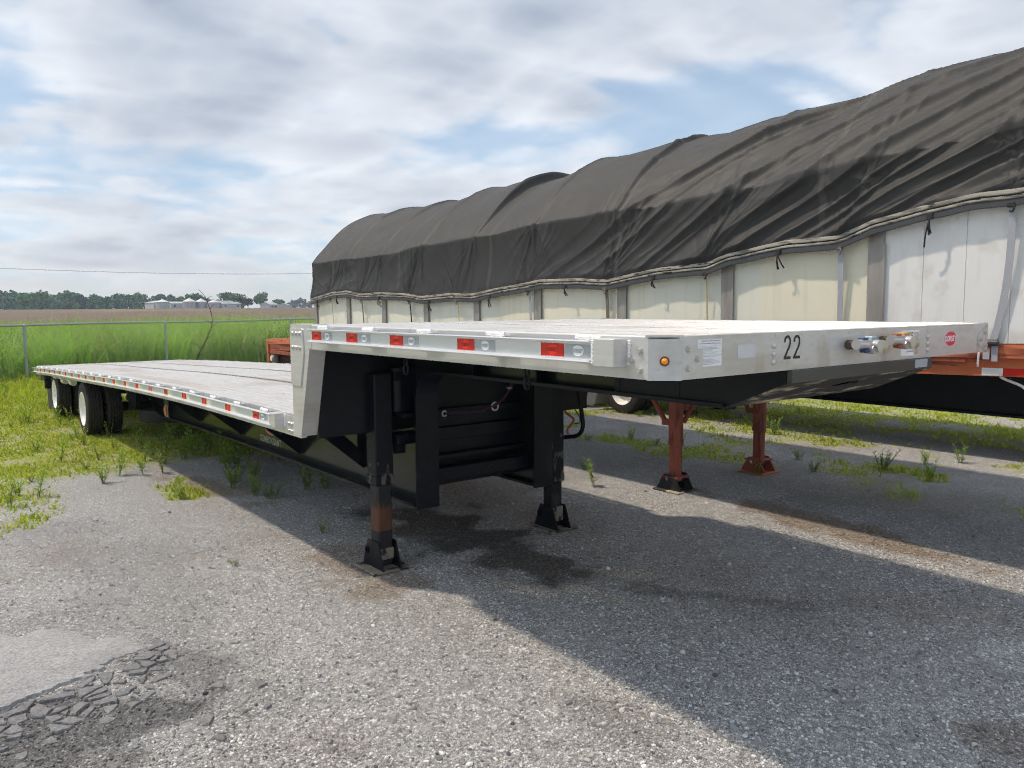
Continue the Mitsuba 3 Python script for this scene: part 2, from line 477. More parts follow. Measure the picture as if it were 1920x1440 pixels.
def pr(fn, rough, metal=0.0, spec=0.5):
    return {'type': 'principled', 'base_color': mikit.proc(fn), 'roughness': rough, 'metallic': metal, 'specular': spec}


mat('aluminium', pr(alu_color, 0.40, 0.5, 0.5))
mat('deck_aluminium', pr(deck_color, 0.48, 0.35, 0.5))
plain('rail_aluminium', (0.70, 0.72, 0.745), 0.33, 0.45)
plain('weld_bead', (0.86, 0.86, 0.85), 0.45, 0.2)
plain('steel_bright', (0.62, 0.61, 0.60), 0.28, 0.7)
plain('nailer_dark', (0.11, 0.112, 0.12), 0.7)
mat('black_paint', pr(dark_color, 0.42, 0.0, 0.28))
plain('web_paint', (0.010, 0.014, 0.013), 0.2, 0.0, 0.42)
mat('muddy_plate', pr(mud_color, 0.6))
mat('leg_paint', pr(leg_color, 0.5, 0.0, 0.3))
mat('caked_mud', pr(caked_color, 0.85))
mat('rusty_tube', pr(rust_color, 0.6))
plain('apron_paint', (0.055, 0.058, 0.056), 0.35)
mat('orange_paint', pr(orange_color, 0.5))
mat('red_leg_paint', pr(red_leg_color, 0.6))
plain('deep_red', (0.06, 0.012, 0.01), 0.6)
mat('tarp_cloth', {'type': 'principled', 'base_color': mikit.proc(tarp_color), 'roughness': 0.58, 'specular': 0.32, 'sheen': 0.0})
mat('hem_webbing', pr(hem_color, 0.8))
plain('hem_vinyl', (0.05, 0.052, 0.058), 0.55)
mat('cream_fibreglass', pr(panel_color, 0.5))
mat('white_fibreglass', pr(white_panel_color, 0.45))
mat('post_metal', pr(post_color, 0.55, 0.3))
plain('strap_webbing', (0.36, 0.37, 0.41), 0.75)
plain('strap_brown', (0.16, 0.14, 0.115), 0.8)
plain('rope_yellow', (0.42, 0.34, 0.12), 0.8)
plain('tie_black', (0.02, 0.02, 0.022), 0.7)
plain('tape_red', (0.56, 0.018, 0.012), 0.3)
plain('tape_red_bright', (0.86, 0.03, 0.012), 0.35)
plain('tape_silver', (0.36, 0.40, 0.43), 0.35)
plain('tape_white', (0.82, 0.83, 0.82), 0.35)
plain('tape_cream', (0.70, 0.70, 0.56), 0.4)
plain('print_dark_red', (0.25, 0.006, 0.006), 0.4)
plain('print_grey', (0.32, 0.34, 0.36), 0.5)
plain('print_black', (0.015, 0.016, 0.017), 0.4)
plain('decal_white', (0.82, 0.83, 0.85), 0.4)
plain('decal_grey', (0.60, 0.605, 0.63), 0.4)
plain('decal_crimson', (0.58, 0.035, 0.08), 0.4)
plain('decal_pink', (0.72, 0.42, 0.44), 0.4)
plain('decal_pale', (0.34, 0.36, 0.33), 0.5)
mat('tyre_rubber', pr(tyre_color, 0.75))
plain('rim_white', (0.82, 0.82, 0.80), 0.35)
plain('hub_metal', (0.35, 0.30, 0.24), 0.6, 0.3)
plain('lamp_amber', (0.95, 0.32, 0.01), 0.15, 0.0, 0.7)
plain('lamp_ring', (0.10, 0.055, 0.04), 0.5)
plain('amber_dull', (0.50, 0.15, 0.05), 0.35)
plain('blue_enamel', (0.02, 0.045, 0.15), 0.3)
plain('red_enamel', (0.32, 0.07, 0.025), 0.35)
plain('teal_cap', (0.30, 0.42, 0.47), 0.4, 0.3)
plain('yellow_cap', (0.50, 0.27, 0.06), 0.4)
plain('brass', (0.50, 0.47, 0.34), 0.35, 0.7)
plain('nut_brown', (0.10, 0.075, 0.05), 0.5, 0.5)
plain('cable_red', (0.06, 0.008, 0.012), 0.5)
plain('cable_purple', (0.016, 0.01, 0.05), 0.5)
plain('ring_white', (0.55, 0.55, 0.53), 0.5)
plain('flap_rubber', (0.30, 0.275, 0.245), 0.8)
plain('galvanised', (0.34, 0.39, 0.42), 0.4, 0.6)
plain('wire_grey', (0.30, 0.34, 0.33), 0.5, 0.5)
plain('bin_metal', (0.40, 0.41, 0.43), 0.5, 0.3)
plain('bin_roof_metal', (0.66, 0.67, 0.69), 0.45, 0.3)
plain('barn_white', (0.46, 0.48, 0.50), 0.6)
plain('barn_roof_grey', (0.47, 0.49, 0.52), 0.55, 0.2)
plain('window_dark', (0.03, 0.035, 0.04), 0.2)
plain('bark', (0.085, 0.062, 0.048), 0.9)
plain('pole_wood', (0.26, 0.24, 0.22), 0.9)
plain('power_cable', (0.30, 0.32, 0.34), 0.6)
mat('gravel_stone', {'type': 'principled', 'base_color': VC, 'roughness': 0.8, 'specular': 0.3})
mat('leaf_matter', {'type': 'principledthin', 'base_color': VC, 'roughness': 0.55, 'diff_trans': 1.0, 'spec_trans': 0.0})
mat('far_foliage', {'type': 'principled', 'base_color': VC, 'roughness': 0.9, 'specular': 0.2})
bump('yard_gravel', pr(yard_color, 0.85, 0.0, 0.3), yard_height, 0.0065, 0.0015)
mat('field_soil', pr(soil_color, 0.95, 0.0, 0.2))
mat('dark_asphalt', pr(lambda p, n, uv: asphalt_color(p, n, uv) * 0.66, 0.8, 0.0, 0.4))
mat('old_asphalt', pr(asphalt_color, 0.8, 0.0, 0.4))


# ------------------------------------------------------------------ ground
def grid_sheet(xs, ys, zfn):
    X, Y = np.meshgrid(xs, ys, indexing='ij')
    v = np.stack([X, Y, zfn(X, Y)], -1).reshape(-1, 3)
    n, m = len(xs), len(ys)
    i, j = np.meshgrid(np.arange(n - 1), np.arange(m - 1), indexing='ij')
    a = (i * m + j).ravel()
    f = np.vstack([np.stack([a, a + m, a + m + 1], 1), np.stack([a, a + m + 1, a + 1], 1)])
    return trimesh.Trimesh(v, f, process=False)


def land(X, Y):
    d = np.hypot(X, Y)
    t = np.clip((d - 60) / 300, 0, 1)
    return 2.15 * t * t * (3 - 2 * t) - 0.02


ax = np.r_[-4000, -2000, -1200, -800, np.arange(-600, 0, 30), np.arange(0, 601, 60), 1000, 2000, 4000]
single('crop_field', grid_sheet(ax, ax, land), 'field_soil', 'bare brown ploughed field reaching from the tall grass to the far tree line', 'field', smooth=True, kind='structure')


def yard_relief(X, Y):
    return 0.012 * (meshkit.fbm(np.stack([X * 0.5, Y * 0.5, 0 * X], -1), 3, 5) - 0.5) * np.clip((np.hypot(X + 3, Y) - 0.0) / 6, 0.3, 1)


yx = np.r_[np.arange(-29, -8, 1.0), np.arange(-8, 3, 0.25), np.arange(3, 20, 1.0)]
yy = np.r_[np.arange(-26, -4, 1.0), np.arange(-4, 6, 0.25), np.arange(6, 46, 1.0)]
single('gravel_yard', grid_sheet(yx, yy, yard_relief), 'yard_gravel', 'grey crushed stone yard with oil stains and mossy edges under the trailers', 'ground', smooth=True, kind='structure')


def on_yard(x, y):
    return yard_relief(np.asarray(x, float), np.asarray(y, float))


# loose stones near the camera
def stones():
    ico = trimesh.creation.icosahedron()
    N = 260000
    # more stones near the camera: distance falls off
    r = 1.25 + 6.5 * rng.random(N) ** 1.35
    th = np.radians(142.3 + (rng.random(N) - 0.5) * 78)
    x, y = CAM[0] + r * np.cos(th), CAM[1] + r * np.sin(th)
    tri = 88000
    keep = rng.random(N) < np.clip(1.25 - 0.12 * r, 0.12, 1)
    x, y, r = x[keep][:tri], y[keep][:tri], r[keep][:tri]
    slab = np.array([ASPHALT.contains(Point(a, b)) for a, b in zip(x, y)])
    x, y = x[~slab], y[~slab]
    n = len(x)
    tint = np.array(yard_tint(mi.Float(x), mi.Float(y))).reshape(3, -1).T
    grn = np.array(green_amount(mi.Float(x), mi.Float(y)))
    k = grn < 0.5
    x, y, tint = x[k], y[k], tint[k]
    n = len(x)
    size = 0.0026 + 0.0052 * rng.random(n) ** 2.2 + 0.010 * rng.random(n) * (rng.random(n) > 0.99)
    v0 = ico.vertices
    f0 = ico.faces
    jit = 1 + 0.5 * (rng.random((n, len(v0), 1)) - 0.5)
    a = rng.random((n, 3)) * 2 * np.pi
    ca, sa = np.cos(a), np.sin(a)
    Rz = np.stack([np.stack([ca[:, 0], -sa[:, 0], 0 * sa[:, 0]], 1), np.stack([sa[:, 0], ca[:, 0], 0 * sa[:, 0]], 1), np.tile([0, 0, 1.0], (n, 1))], 1)
    sc = size[:, None] * np.stack([0.8 + 0.7 * rng.random(n), 0.8 + 0.4 * rng.random(n), 0.55 + 0.45 * rng.random(n)], 1)
    v = v0[None] * jit * sc[:, None]
    v = np.einsum('nij,nkj->nki', Rz, v)
    v += np.stack([x, y, on_yard(x, y) + sc[:, 2] * 0.45], 1)[:, None]
    f = (f0[None] + (np.arange(n) * len(v0))[:, None, None]).reshape(-1, 3)
    g = np.clip(rng.lognormal(-0.07, 0.52, n), 0.22, 2.0)
    warm = 1 + 0.10 * (rng.random((n, 1)) - 0.4) * np.array([1.0, 0.2, -0.9])
    col = np.clip(tint * g[:, None] * warm, 0.025, 0.78)
    return trimesh.Trimesh(v.reshape(-1, 3), f, process=False), np.repeat(col, len(v0), 0)


# broken asphalt patch at the near left
ASPHALT = Polygon([(-3.7, -4.2), (-3.6, -3.1), (-3.35, -2.75), (-3.0, -2.42), (-2.75, -2.30), (-2.62, -2.40), (-2.56, -2.55), (-2.47, -2.66), (-2.42, -2.80), (-2.39, -2.92), (-2.33, -3.06), (-2.2, -3.4), (-2.1, -4.2)])
asphalt = thing('asphalt_patch', 'smooth grey remnant of old asphalt with a crumbling broken edge in the gravel', 'pavement', kind='structure')
ex = np.arange(-3.75, -2.05, 0.016)
ey = np.arange(-4.2, -2.25, 0.016)
X, Y = np.meshgrid(ex, ey, indexing='ij')
brk = np.array([(-2.75, -2.30), (-2.62, -2.40), (-2.56, -2.55), (-2.47, -2.66), (-2.42, -2.80), (-2.39, -2.92), (-2.33, -3.06), (-2.2, -3.4), (-2.1, -4.2)])
jag = meshkit.fbm(np.stack([X * 16, Y * 16, 0 * X], -1), 5, 8) - 0.5
xe = np.interp(Y, brk[::-1, 1], brk[::-1, 0]) + 0.14 * jag            # broken edge
jag2 = meshkit.fbm(np.stack([X * 4, Y * 4, 0 * X + 5], -1), 4, 9) - 0.5
fade = np.clip((-(X + 3.7) * -1) / 0.5, 0, 1) * np.clip((np.interp(X, [-3.7, -3.35, -3.0, -2.75, -2.3], [-3.1, -2.75, -2.42, -2.30, -2.2]) - Y + 0.5 * jag2) / 0.45, 0, 1)
Z = -0.012 + 0.028 * fade ** 0.6 + 0.004 * (meshkit.fbm(np.stack([X * 30, Y * 30, 0 * X], -1), 3, 2) - 0.5) + 0.006 * jag * fade
Z = np.where(X > xe, -0.02, Z)
part(asphalt, 'slab', grid_sheet(ex, ey, lambda a, b: Z), 'old_asphalt', smooth=25)


def fragments():
    zone = Polygon([(-2.75, -2.33), (-2.60, -2.36), (-2.52, -2.56), (-2.40, -2.72), (-2.34, -2.92), (-2.27, -3.1), (-2.0, -3.25), (-1.72, -3.1), (-1.78, -2.85), (-1.95, -2.62), (-2.1, -2.42), (-2.3, -2.3), (-2.55, -2.24)])
    pts = []
    while len(pts) < 105:
        a = np.array([-2.8 + 1.2 * rng.random(), -3.3 + 1.15 * rng.random()])
        if zone.contains(Point(a)):
            pts.append(a)
    cells = sops.voronoi_diagram(MultiPoint(pts), envelope=zone)
    for c in cells.geoms:
        c = c.intersection(zone)
        if c.area < 0.0006 or c.geom_type != 'Polygon':
            continue
        m = np.array(c.centroid.coords[0])
        away = max(0, m[0] - np.interp(m[1], brk[::-1, 1], brk[::-1, 0]))
        if rng.random() < 0.12 + away * 0.9:
            continue
        c = c.buffer(-0.0035 - 0.035 * away * rng.random(), join_style=2)
        if c.is_empty or c.geom_type != 'Polygon' or c.area < 0.0004:
            continue
        ring = np.array(c.exterior.coords)[:-1]
        ring = np.vstack([ring[i] * (1 - t) + ring[(i + 1) % len(ring)] * t for i in range(len(ring)) for t in (0.0, 0.33, 0.66)])
        ring = ring + min(0.016, 0.14 * c.area ** 0.5) * (rng.random(ring.shape) - 0.5)
        h = 0.010 - 0.012 * min(away, 0.6) + 0.008 * rng.random()
        mid = ring.mean(0)
        top = mid + (ring - mid) * 0.93
        n = len(ring)
        tilt = (rng.random(2) - 0.5) * (0.08 + 0.3 * away)
        zt = h + (top - mid) @ tilt + 0.003 * (rng.random(n) - 0.5)
        zb = h - 0.006 + (ring - mid) @ tilt
        v = np.vstack([np.c_[top, zt], np.c_[ring, zb], np.c_[ring, np.full(n, -0.02)], [[*mid, h + 0.002]]])
        f = []
        for i in range(n):
            k = (i + 1) % n
            f += [[3 * n, i, k], [i, n + i, n + k], [i, n + k, k], [n + i, 2 * n + i, 2 * n + k], [n + i, 2 * n + k, n + k]]
        mm = trimesh.Trimesh(v, f, process=False)
        part(asphalt, 'piece', mm, 'dark_asphalt')
    for (x, y, s) in ((-1.66, -2.35, 0.05), (-1.62, -2.1, 0.035), (-1.83, -2.05, 0.04), (-1.48, -2.36, 0.045), (-1.95, -2.22, 0.05), (-1.55, -2.75, 0.05)):
        a = np.sort(rng.random(7)) * 2 * np.pi
        P = np.stack([x + s * np.cos(a) * (0.8 + 0.5 * rng.random(7)), y + s * 0.7 * np.sin(a) * (0.8 + 0.5 * rng.random(7))], 1)
        part(asphalt, 'piece', trimesh.convex.convex_hull(np.vstack([np.c_[P, np.full(7, -0.01)], np.c_[(P - [x, y]) * 0.8 + [x, y], 0.008 + 0.008 * rng.random(7)]])), 'dark_asphalt')


fragments()
m, c = stones()
single('loose_gravel', m, 'gravel_stone', 'loose crushed grey stones covering the foreground of the yard', 'gravel', kind='stuff', color=c)

# ------------------------------------------------------------------ the aluminium step deck trailer
ZU, YW, YR = 1.69, 1.295, 1.353
_zl = PchipInterpolator([-15.6, -15.1, -13.3, -11.2, -9.5, -7.8, -4.9, -3.0, -2.5], [0.745, 0.765, 0.842, 0.915, 0.975, 1.035, 1.098, 1.108, 1.108])
zl = lambda x: _zl(np.asarray(x, float))
TR = thing('step_deck_trailer', 'long aluminium step deck trailer with black frame and 22 on its nose', 'trailer')
XF, XS, XE = 0.0, -3.15, -15.42
lower_x = np.linspace(XE + 0.05, -3.066, 36)


def plank_profile(y0, y1):
    w = y1 - y0
    P = [(y0, -0.03), (y1, -0.03), (y1, -0.006), (y1 - 0.005, 0.0), (y1 - 0.020, 0.0), (y1 - 0.025, -0.009)]
    for q in (0.66, 0.33):
        yc = y0 + w * q
        P += [(yc + 0.012, -0.009), (yc + 0.008, -0.002), (yc - 0.008, -0.002), (yc - 0.012, -0.009)]
    return P + [(y0 + 0.025, -0.009), (y0 + 0.020, 0.0), (y0 + 0.005, 0.0), (y0, -0.006)]


edges = [-1.20, -0.95, -0.70, -0.45]
spans = [(-1.235, -1.02), (-1.017, -0.80), (-0.797, -0.58), (-0.577, -0.405), (-0.315, -0.10), (-0.097, 0.10), (0.103, 0.315), (0.405, 0.577), (0.58, 0.797), (0.80, 1.017), (1.02, 1.235)]
spans = [(a + 0.003, b - 0.003) for a, b in spans]
for a, b in spans:
    part(TR, 'lower_plank', sweep_x(plank_profile(a, b), lower_x, zl(lower_x)), 'deck_aluminium', smooth=25)
for y in (-0.36, 0.36):
    part(TR, 'nailer_strip', sweep_x([(y - 0.046, -0.03), (y + 0.046, -0.03), (y + 0.046, -0.004), (y - 0.046, -0.004)], lower_x, zl(lower_x)), 'nailer_dark', label='dark nailing strip let into the lower deck')
ux = [XS + 0.01, -1.5, XF - 0.03]
for a, b in spans:
    part(TR, 'upper_plank', sweep_x(plank_profile(a, b), ux, [ZU] * 3), 'aluminium', smooth=25)
for y in (-0.36, 0.36):
    part(TR, 'upper_nailer', sweep_x([(y - 0.040, -0.04), (y + 0.040, -0.04), (y + 0.040, -0.002), (y - 0.040, -0.002)], ux, [ZU] * 3), 'nailer_dark')

for s in (-1, 1):
    # side rails: web with a top lip and a bottom return
    prof = [(1.255, -0.148), (1.295, -0.150), (1.295, -0.004), (1.290, 0.001), (1.238, 0.001), (1.238, -0.008), (1.283, -0.010), (1.283, -0.135), (1.255, -0.138)]
    P = [(s * y, z) for y, z in prof]
    P = P if s > 0 else P[::-1]
    part(TR, 'lower_side_rail', sweep_x(P, lower_x, zl(lower_x)), 'aluminium', smooth=25)
    part(TR, 'upper_side_rail', sweep_x(P, [XS + 0.06, -1.5, -0.079], [ZU] * 3), 'aluminium', smooth=25)
    # rub rails
    rub = [(YR - 0.009, -0.095), (YR + 0.020, -0.099), (YR + 0.023, -0.095), (YR + 0.020, -0.090), (YR - 0.001, -0.087), (YR - 0.001, -0.030), (YR + 0.020, -0.027), (YR + 0.023, -0.022), (YR + 0.020, -0.018), (YR - 0.009, -0.021)]
    P = [(s * y, z) for y, z in rub]
    P = P if s > 0 else P[::-1]
    lx = np.linspace(XE + 0.12, -3.40, 34)
    part(TR, 'lower_rub_rail', sweep_x(P, lx, zl(lx)), 'rail_aluminium', smooth=25)
    part(TR, 'upper_rub_rail', sweep_x(P, [-2.74, -1.5, -0.29], [ZU] * 3), 'rail_aluminium', smooth=25)
    # pockets (spacers) between side rail and rub rail, with weld runs on top
    for x0 in list(-0.33 - 0.565 * np.arange(5)) + list(-3.58 - 0.565 * np.arange(21)):
        zt = ZU if x0 > -3 else float(zl(x0))
        ya, yb = sorted((s * 1.297, s * (YR - 0.010)))
        part(TR, 'stake_pocket', box(x0 - 0.05, x0 + 0.05, ya, yb, zt - 0.106, zt - 0.016), 'aluminium')
        xs_ = np.linspace(x0 - 0.06, x0 + 0.07, 9)
        wob = 0.006 * rng.random(9)
        part(TR, 'weld', tube(np.stack([xs_, s * (YR - 0.012 - 0.006 * rng.random(9)), zt - 0.012 + wob], 1), 0.0085 + 0.003 * rng.random(9), 6), 'weld_bead', smooth=60)
    # the end blocks of the rub rails
    for xe_, zt in ((-0.20, ZU), (-3.36, float(zl(-3.36)))):
        ya, yb = sorted((s * 1.2955, s * (YR + 0.013)))
        part(TR, 'rail_end_block', box(xe_ - 0.075, xe_ + 0.03, ya, yb, zt - 0.110, zt - 0.010, 0.003), 'aluminium')
        for xw, yw in ((xe_ - 0.080, s * (YR + 0.010)), (xe_ + 0.035, s * 1.298)):
            b = [trimesh.creation.icosphere(subdivisions=1, radius=0.0075) for _ in range(11)]
            for i, q in enumerate(b):
                q.vertices *= [1.0, 1.0, 0.75]
                q.apply_translation((xw + 0.002 * (i % 2), yw, zt - 0.020 - i * 0.0078))
            part(TR, 'weld', cat(b), 'weld_bead', smooth=True)

# reflectors on the near side (and the far one)
tape_z0, tape_z1 = -0.083, -0.034
for s in (-1, 1):
    yt = s * (YR - 0.001)
    for i, x0 in enumerate([-2.65, -2.19, -1.70, -1.09, -0.51]):
        for dx, w, m_, m2, pm in ((-0.068, 0.136, 'tape_red', 'tape_red_bright', 'print_dark_red'), (0.068, 0.150, 'tape_silver', 'tape_white', 'print_grey')):
            ya, yb = sorted((yt, yt + s * 0.0012))
            k = part(TR, 'red_reflector' if dx < 0 else 'silver_reflector', box(x0 + dx, x0 + dx + w - 0.003, ya, yb, ZU + tape_z0, ZU + tape_z1), m_)
            xc = x0 + dx + w / 2
            if s < 0:
                part(k, 'oval', disc_on((xc, yb - 0.0012, ZU - 0.0585), 0.031, 0.0195, 'side'), m2)
                part(k, 'lettering', text_on('DORSEY', 0.0135, (xc, yb - 0.0022, ZU - 0.0585), 'side', 0.0006, 0.78, True), pm)
    for i, x0 in enumerate([-3.72, -4.32, -4.91, -5.49, -6.09, -7.23, -7.80, -8.37, -8.94, -9.54, -10.12, -10.63, -11.19, -11.74, -12.28, -12.81, -13.36, -13.92, -14.40, -14.76]):
        for dx, w, m_ in ((-0.06, 0.125, 'tape_red'), (0.066, 0.135, 'tape_cream' if i else 'tape_silver')):
            ya, yb = sorted((yt, yt + s * 0.0012))
            xs2 = [x0 + dx, x0 + dx + w]
            k = part(TR, 'red_reflector' if dx < 0 else 'cream_reflector', sweep_x([(ya, tape_z0), (yb, tape_z0), (yb, tape_z1), (ya, tape_z1)], xs2, zl(xs2)), m_ if dx > 0 else 'tape_red_bright' if i > 4 else 'tape_red')
            if s < 0 and i < 4:
                part(k, 'oval', disc_on((x0 + dx + w / 2, yb - 0.0012, float(zl(x0)) - 0.0585), 0.031, 0.0195, 'side'), 'tape_red_bright' if dx < 0 else 'tape_white')
            if s < 0 and i < 1:
                part(k, 'lettering', text_on('DORSEY', 0.0135, (x0 + dx + w / 2, yb - 0.0022, float(zl(x0)) - 0.0585), 'side', 0.0006, 0.78, True), 'print_dark_red' if dx < 0 else 'print_grey')
# red stencil on the near rub rail
part(TR, 'stencil', text_on('1GIB', 0.040, (-6.68, -(YR - 0.001) - 0.0003, float(zl(-6.68)) - 0.0585), 'side', 0.001, 1.25, True), 'tape_red_bright', label='faded red stencil on the rub rail')

# step columns at the drop
for s in (-1, 1):
    ya, yb = sorted((s * 1.299, s * 1.19))
    col = extrude_y([(-3.17, 0.965), (-3.055, 0.972), (-2.885, 1.535), (-2.885, 1.548), (-2.86, 1.548), (-2.86, 1.694), (-3.172, 1.694)], ya, yb)
    part(TR, 'step_column', col, 'aluminium')
    ya, yb = sorted((s * 1.2995, s * 1.308))
    part(TR, 'step_plate', extrude_y([(-3.165, 1.45), (-3.165, 1.658), (-3.155, 1.668), (-2.985, 1.668), (-2.975, 1.66), (-2.955, 1.52), (-3.02, 1.30), (-3.165, 1.30)], ya, yb), 'aluminium')
    for xb in (-3.12, -3.065, -3.01):
        for zb in (1.635, 1.545):
            part(TR, 'bolt', bolt((xb, s * 1.308, zb), (0, s, 0)), 'steel_bright')
    for xb in (-3.21, -3.26):
        for zb in (0.995, 1.045):
            part(TR, 'bolt', bolt((xb, s * 1.2955, zb - 0.01), (0, s, 0)), 'steel_bright')
    part(TR, 'step_foot_plate', box(-3.34, -3.16, *sorted((s * 1.24, s * 1.2962)), 0.958, 1.09, 0.002), 'aluminium')
part(TR, 'step_wall', box(-3.06, -3.035, -1.19, 1.19, 0.95, 1.60), 'black_paint', label='black bulkhead closing the step')

# nose: front rail with chamfered corners
C = 0.075
part(TR, 'nose_rail', cat([box(-0.018, 0.0, -YW + C - 0.0, YW - C, ZU - 0.150, ZU - 0.001), box(-0.075, -0.0182, -YW + C, YW - C, ZU - 0.012, ZU - 0.0012)]), 'aluminium')
for s in (-1, 1):
    # wrapped sheet: along the side, over the chamfer, onto the front
    o = 0.0035
    path = np.array([(-C - 0.105, s * (YW + o)), (-C, s * (YW + o)), (o, s * (YW - C)), (o, s * (YW - C - 0.115))])
    nin = np.array([(0, s), (0.38, 0.92 * s), (0.92, 0.38 * s), (1, 0)], float)
    zt, zb = ZU - 0.010, ZU - 0.152
    tops = [zt - 0.045, zt, zt, zt - 0.045]
    bots = [zb + 0.045, zb, zb, zb + 0.045]
    v, n = [], 4
    for off in (0.0, 0.003):
        inner = path - nin * off
        v += [np.c_[inner, tops], np.c_[inner, bots]]
    v = np.vstack(v)
    f = []
    for i in range(3):
        for A, B in ((0, 1), (1, 3), (3, 2), (2, 0)):
            f += [[A * n + i, B * n + i, B * n + i + 1], [A * n + i, B * n + i + 1, A * n + i + 1]]
    for i in (0, 3):
        f += [[i, n + i, 3 * n + i], [i, 3 * n + i, 2 * n + i]]
    mcap = trimesh.Trimesh(v, f, process=False)
    mcap.fix_normals()
    part(TR, 'corner_cap', mcap, 'aluminium')
    part(TR, 'corner_lip', extrude_x(Polygon([(0, 0), (1, 0), (1, 1), (0, 1)]), 0, 1) if False else trimesh.convex.convex_hull(np.array([(x, s * y, z) for x, y in ((-C - 0.01, YW + 0.006), (0.006, YW - C - 0.01), (-0.03, YW - C - 0.04), (-C - 0.05, YW - 0.03)) for z in (ZU - 0.004, ZU + 0.003)])), 'aluminium')
    for x, z in ((-C - 0.075, -0.085), (-C - 0.036, -0.05), (-C - 0.036, -0.118)):
        part(TR, 'bolt', bolt((x, s * (YW + o), ZU + z), (0, s, 0), 0.010, 0.012), 'steel_bright')
    for y, z in ((YW - C - 0.085, -0.080), (YW - C - 0.036, -0.045), (YW - C - 0.036, -0.112)):
        part(TR, 'bolt', bolt((o, s * y, ZU + z), 'front', 0.010, 0.012), 'steel_bright')
    cc = np.array([-C / 2 + 0.002, s * (YW - C / 2 + 0.002), ZU - 0.085])
    nn = np.array([1, s, 0]) / math.sqrt(2)
    k = part(TR, 'marker_lamp', cyl(cc, cc + nn * 0.009, 0.0165, 20), 'lamp_ring', smooth=40)
    dome = trimesh.creation.icosphere(subdivisions=2, radius=0.0115)
    dome.vertices = dome.vertices @ trimesh.geometry.align_vectors([0, 0, 1], nn)[:3, :3].T
    dome.apply_translation(cc + nn * 0.007)
    part(k, 'lens', dome, 'lamp_amber', smooth=True)
for y in (-0.685, 0.555):
    for z in (-0.052, -0.083, -0.114):
        d_ = trimesh.creation.icosphere(subdivisions=2, radius=0.0125)
        d_.vertices *= [0.7, 1, 1]
        d_.apply_translation((0.001, y, ZU + z))
        part(TR, 'rivet', d_, 'steel_bright', smooth=True)
part(TR, 'number', text_on('22', 0.092, (0.0002, -0.563, 1.630), 'front', 0.0012, 0.78), 'print_black', label='black number 22')
k = part(TR, 'data_plate', box(0.0, 0.0014, -1.130, -1.000, 1.580, 1.675), 'decal_white', label='white data sticker full of small print')
lines = []
for i, z in enumerate([1.668, 1.659, 1.645, 1.641, 1.637, 1.625, 1.614, 1.605, 1.601, 1.597, 1.592, 1.587]):
    a = -1.124 + (0.01 if i in (0, 5) else 0)
    b = -1.008 - 0.05 * ((i * 37 % 10) / 10 if i > 1 else 0)
    lines.append(box(0.0012, 0.0019, a, b, z, z + (0.0032 if i < 2 else 0.0018)))
lines += [box(0.0012, 0.0018, -1.126, -1.004, z, z + 0.001) for z in (1.651, 1.631, 1.619)]
part(k, 'small_print', cat(lines), 'print_grey')
part(TR, 'blank_plate', box(0.0, 0.0012, -0.905, -0.800, 1.600, 1.650), 'decal_grey')
k = part(TR, 'unit_sticker', box(0.0, 0.0012, 0.300, 0.470, 1.556, 1.672), 'decal_white', label='white sticker printed 543522')
part(k, 'number', text_on('543522', 0.034, (0.001, 0.388, 1.645), 'front', 0.0008, 0.80, True), 'print_black')
part(k, 'word', cat([text_on('PLANET', 0.017, (0.001, 0.412, 1.606), 'front', 0.0008, 0.9)]), 'print_grey')
part(k, 'word_dot', disc_on((0.001, 0.365, 1.606), 0.007, 0.007, 'front'), 'tape_red_bright')
part(k, 'small_print', box(0.001, 0.0017, 0.35, 0.43, 1.572, 1.578), 'print_grey')
part(TR, 'emblem', disc_on((0.0, 0.795, 1.622), 0.066, 0.040, 'front', 0.001), 'decal_pink')
k = 'emblem'
part(TR, 'emblem', disc_on((0.0008, 0.795, 1.622), 0.058, 0.035, 'front', 0.001), 'decal_crimson', label='round crimson maker badge on the nose')
part(f'{TR}__emblem_001', 'lettering', text_on('DORSEY', 0.026, (0.0016, 0.795, 1.622), 'front', 0.0008, 0.85, True), 'decal_white')


def gladhand(y, z, blue):
    k = part(TR, 'air_coupling', cat([cyl((0.002, y, z), (0.03, y, z), 0.020, 6), cyl((0.03, y, z), (0.05, y, z), 0.013, 12)]), 'nut_brown',
             label='chrome air line coupling with a %s collar on the nose' % ('blue' if blue else 'red'))
    b = [cyl((0.055, y - 0.025, z + 0.002), (0.060, y + 0.075, z + 0.002), 0.021, 18, 0.024), cyl((0.045, y + 0.085, z - 0.005), (0.105, y + 0.080, z - 0.005), 0.026, 20),
         trimesh.convex.convex_hull(np.vstack([cyl((0.05, y + 0.06, z - 0.02), (0.09, y + 0.06, z - 0.02), 0.018, 10).vertices, cyl((0.05, y + 0.125, z - 0.02), (0.09, y + 0.125, z - 0.018), 0.022, 10).vertices])),
         cyl((0.100, y + 0.055, z), (0.116, y + 0.052, z), 0.017, 18)]
    part(k, 'body', cat(b), 'steel_bright', smooth=35)
    part(k, 'collar', cat([box(0.042, 0.072, y + 0.010, y + 0.045, z + 0.020, z + 0.030, 0.003), box(0.05, 0.08, y + 0.01, y + 0.045, z - 0.032, z - 0.020, 0.003)]), 'blue_enamel' if blue else 'red_enamel')
    part(k, 'cap', box(0.035, 0.075, y + 0.070, y + 0.115, z + 0.020, z + 0.034, 0.004), 'teal_cap' if blue else 'yellow_cap')
    part(k, 'seal', cyl((0.07, y + 0.125, z - 0.012), (0.074, y + 0.150, z - 0.012), 0.030, 18), 'brass', smooth=35)
    if not blue:
        part(k, 'tag', box(0.080, 0.086, y + 0.135, y + 0.175, z - 0.065, z + 0.035, 0.003), 'steel_bright')


gladhand(-0.165, 1.625, True)
gladhand(0.115, 1.634, False)

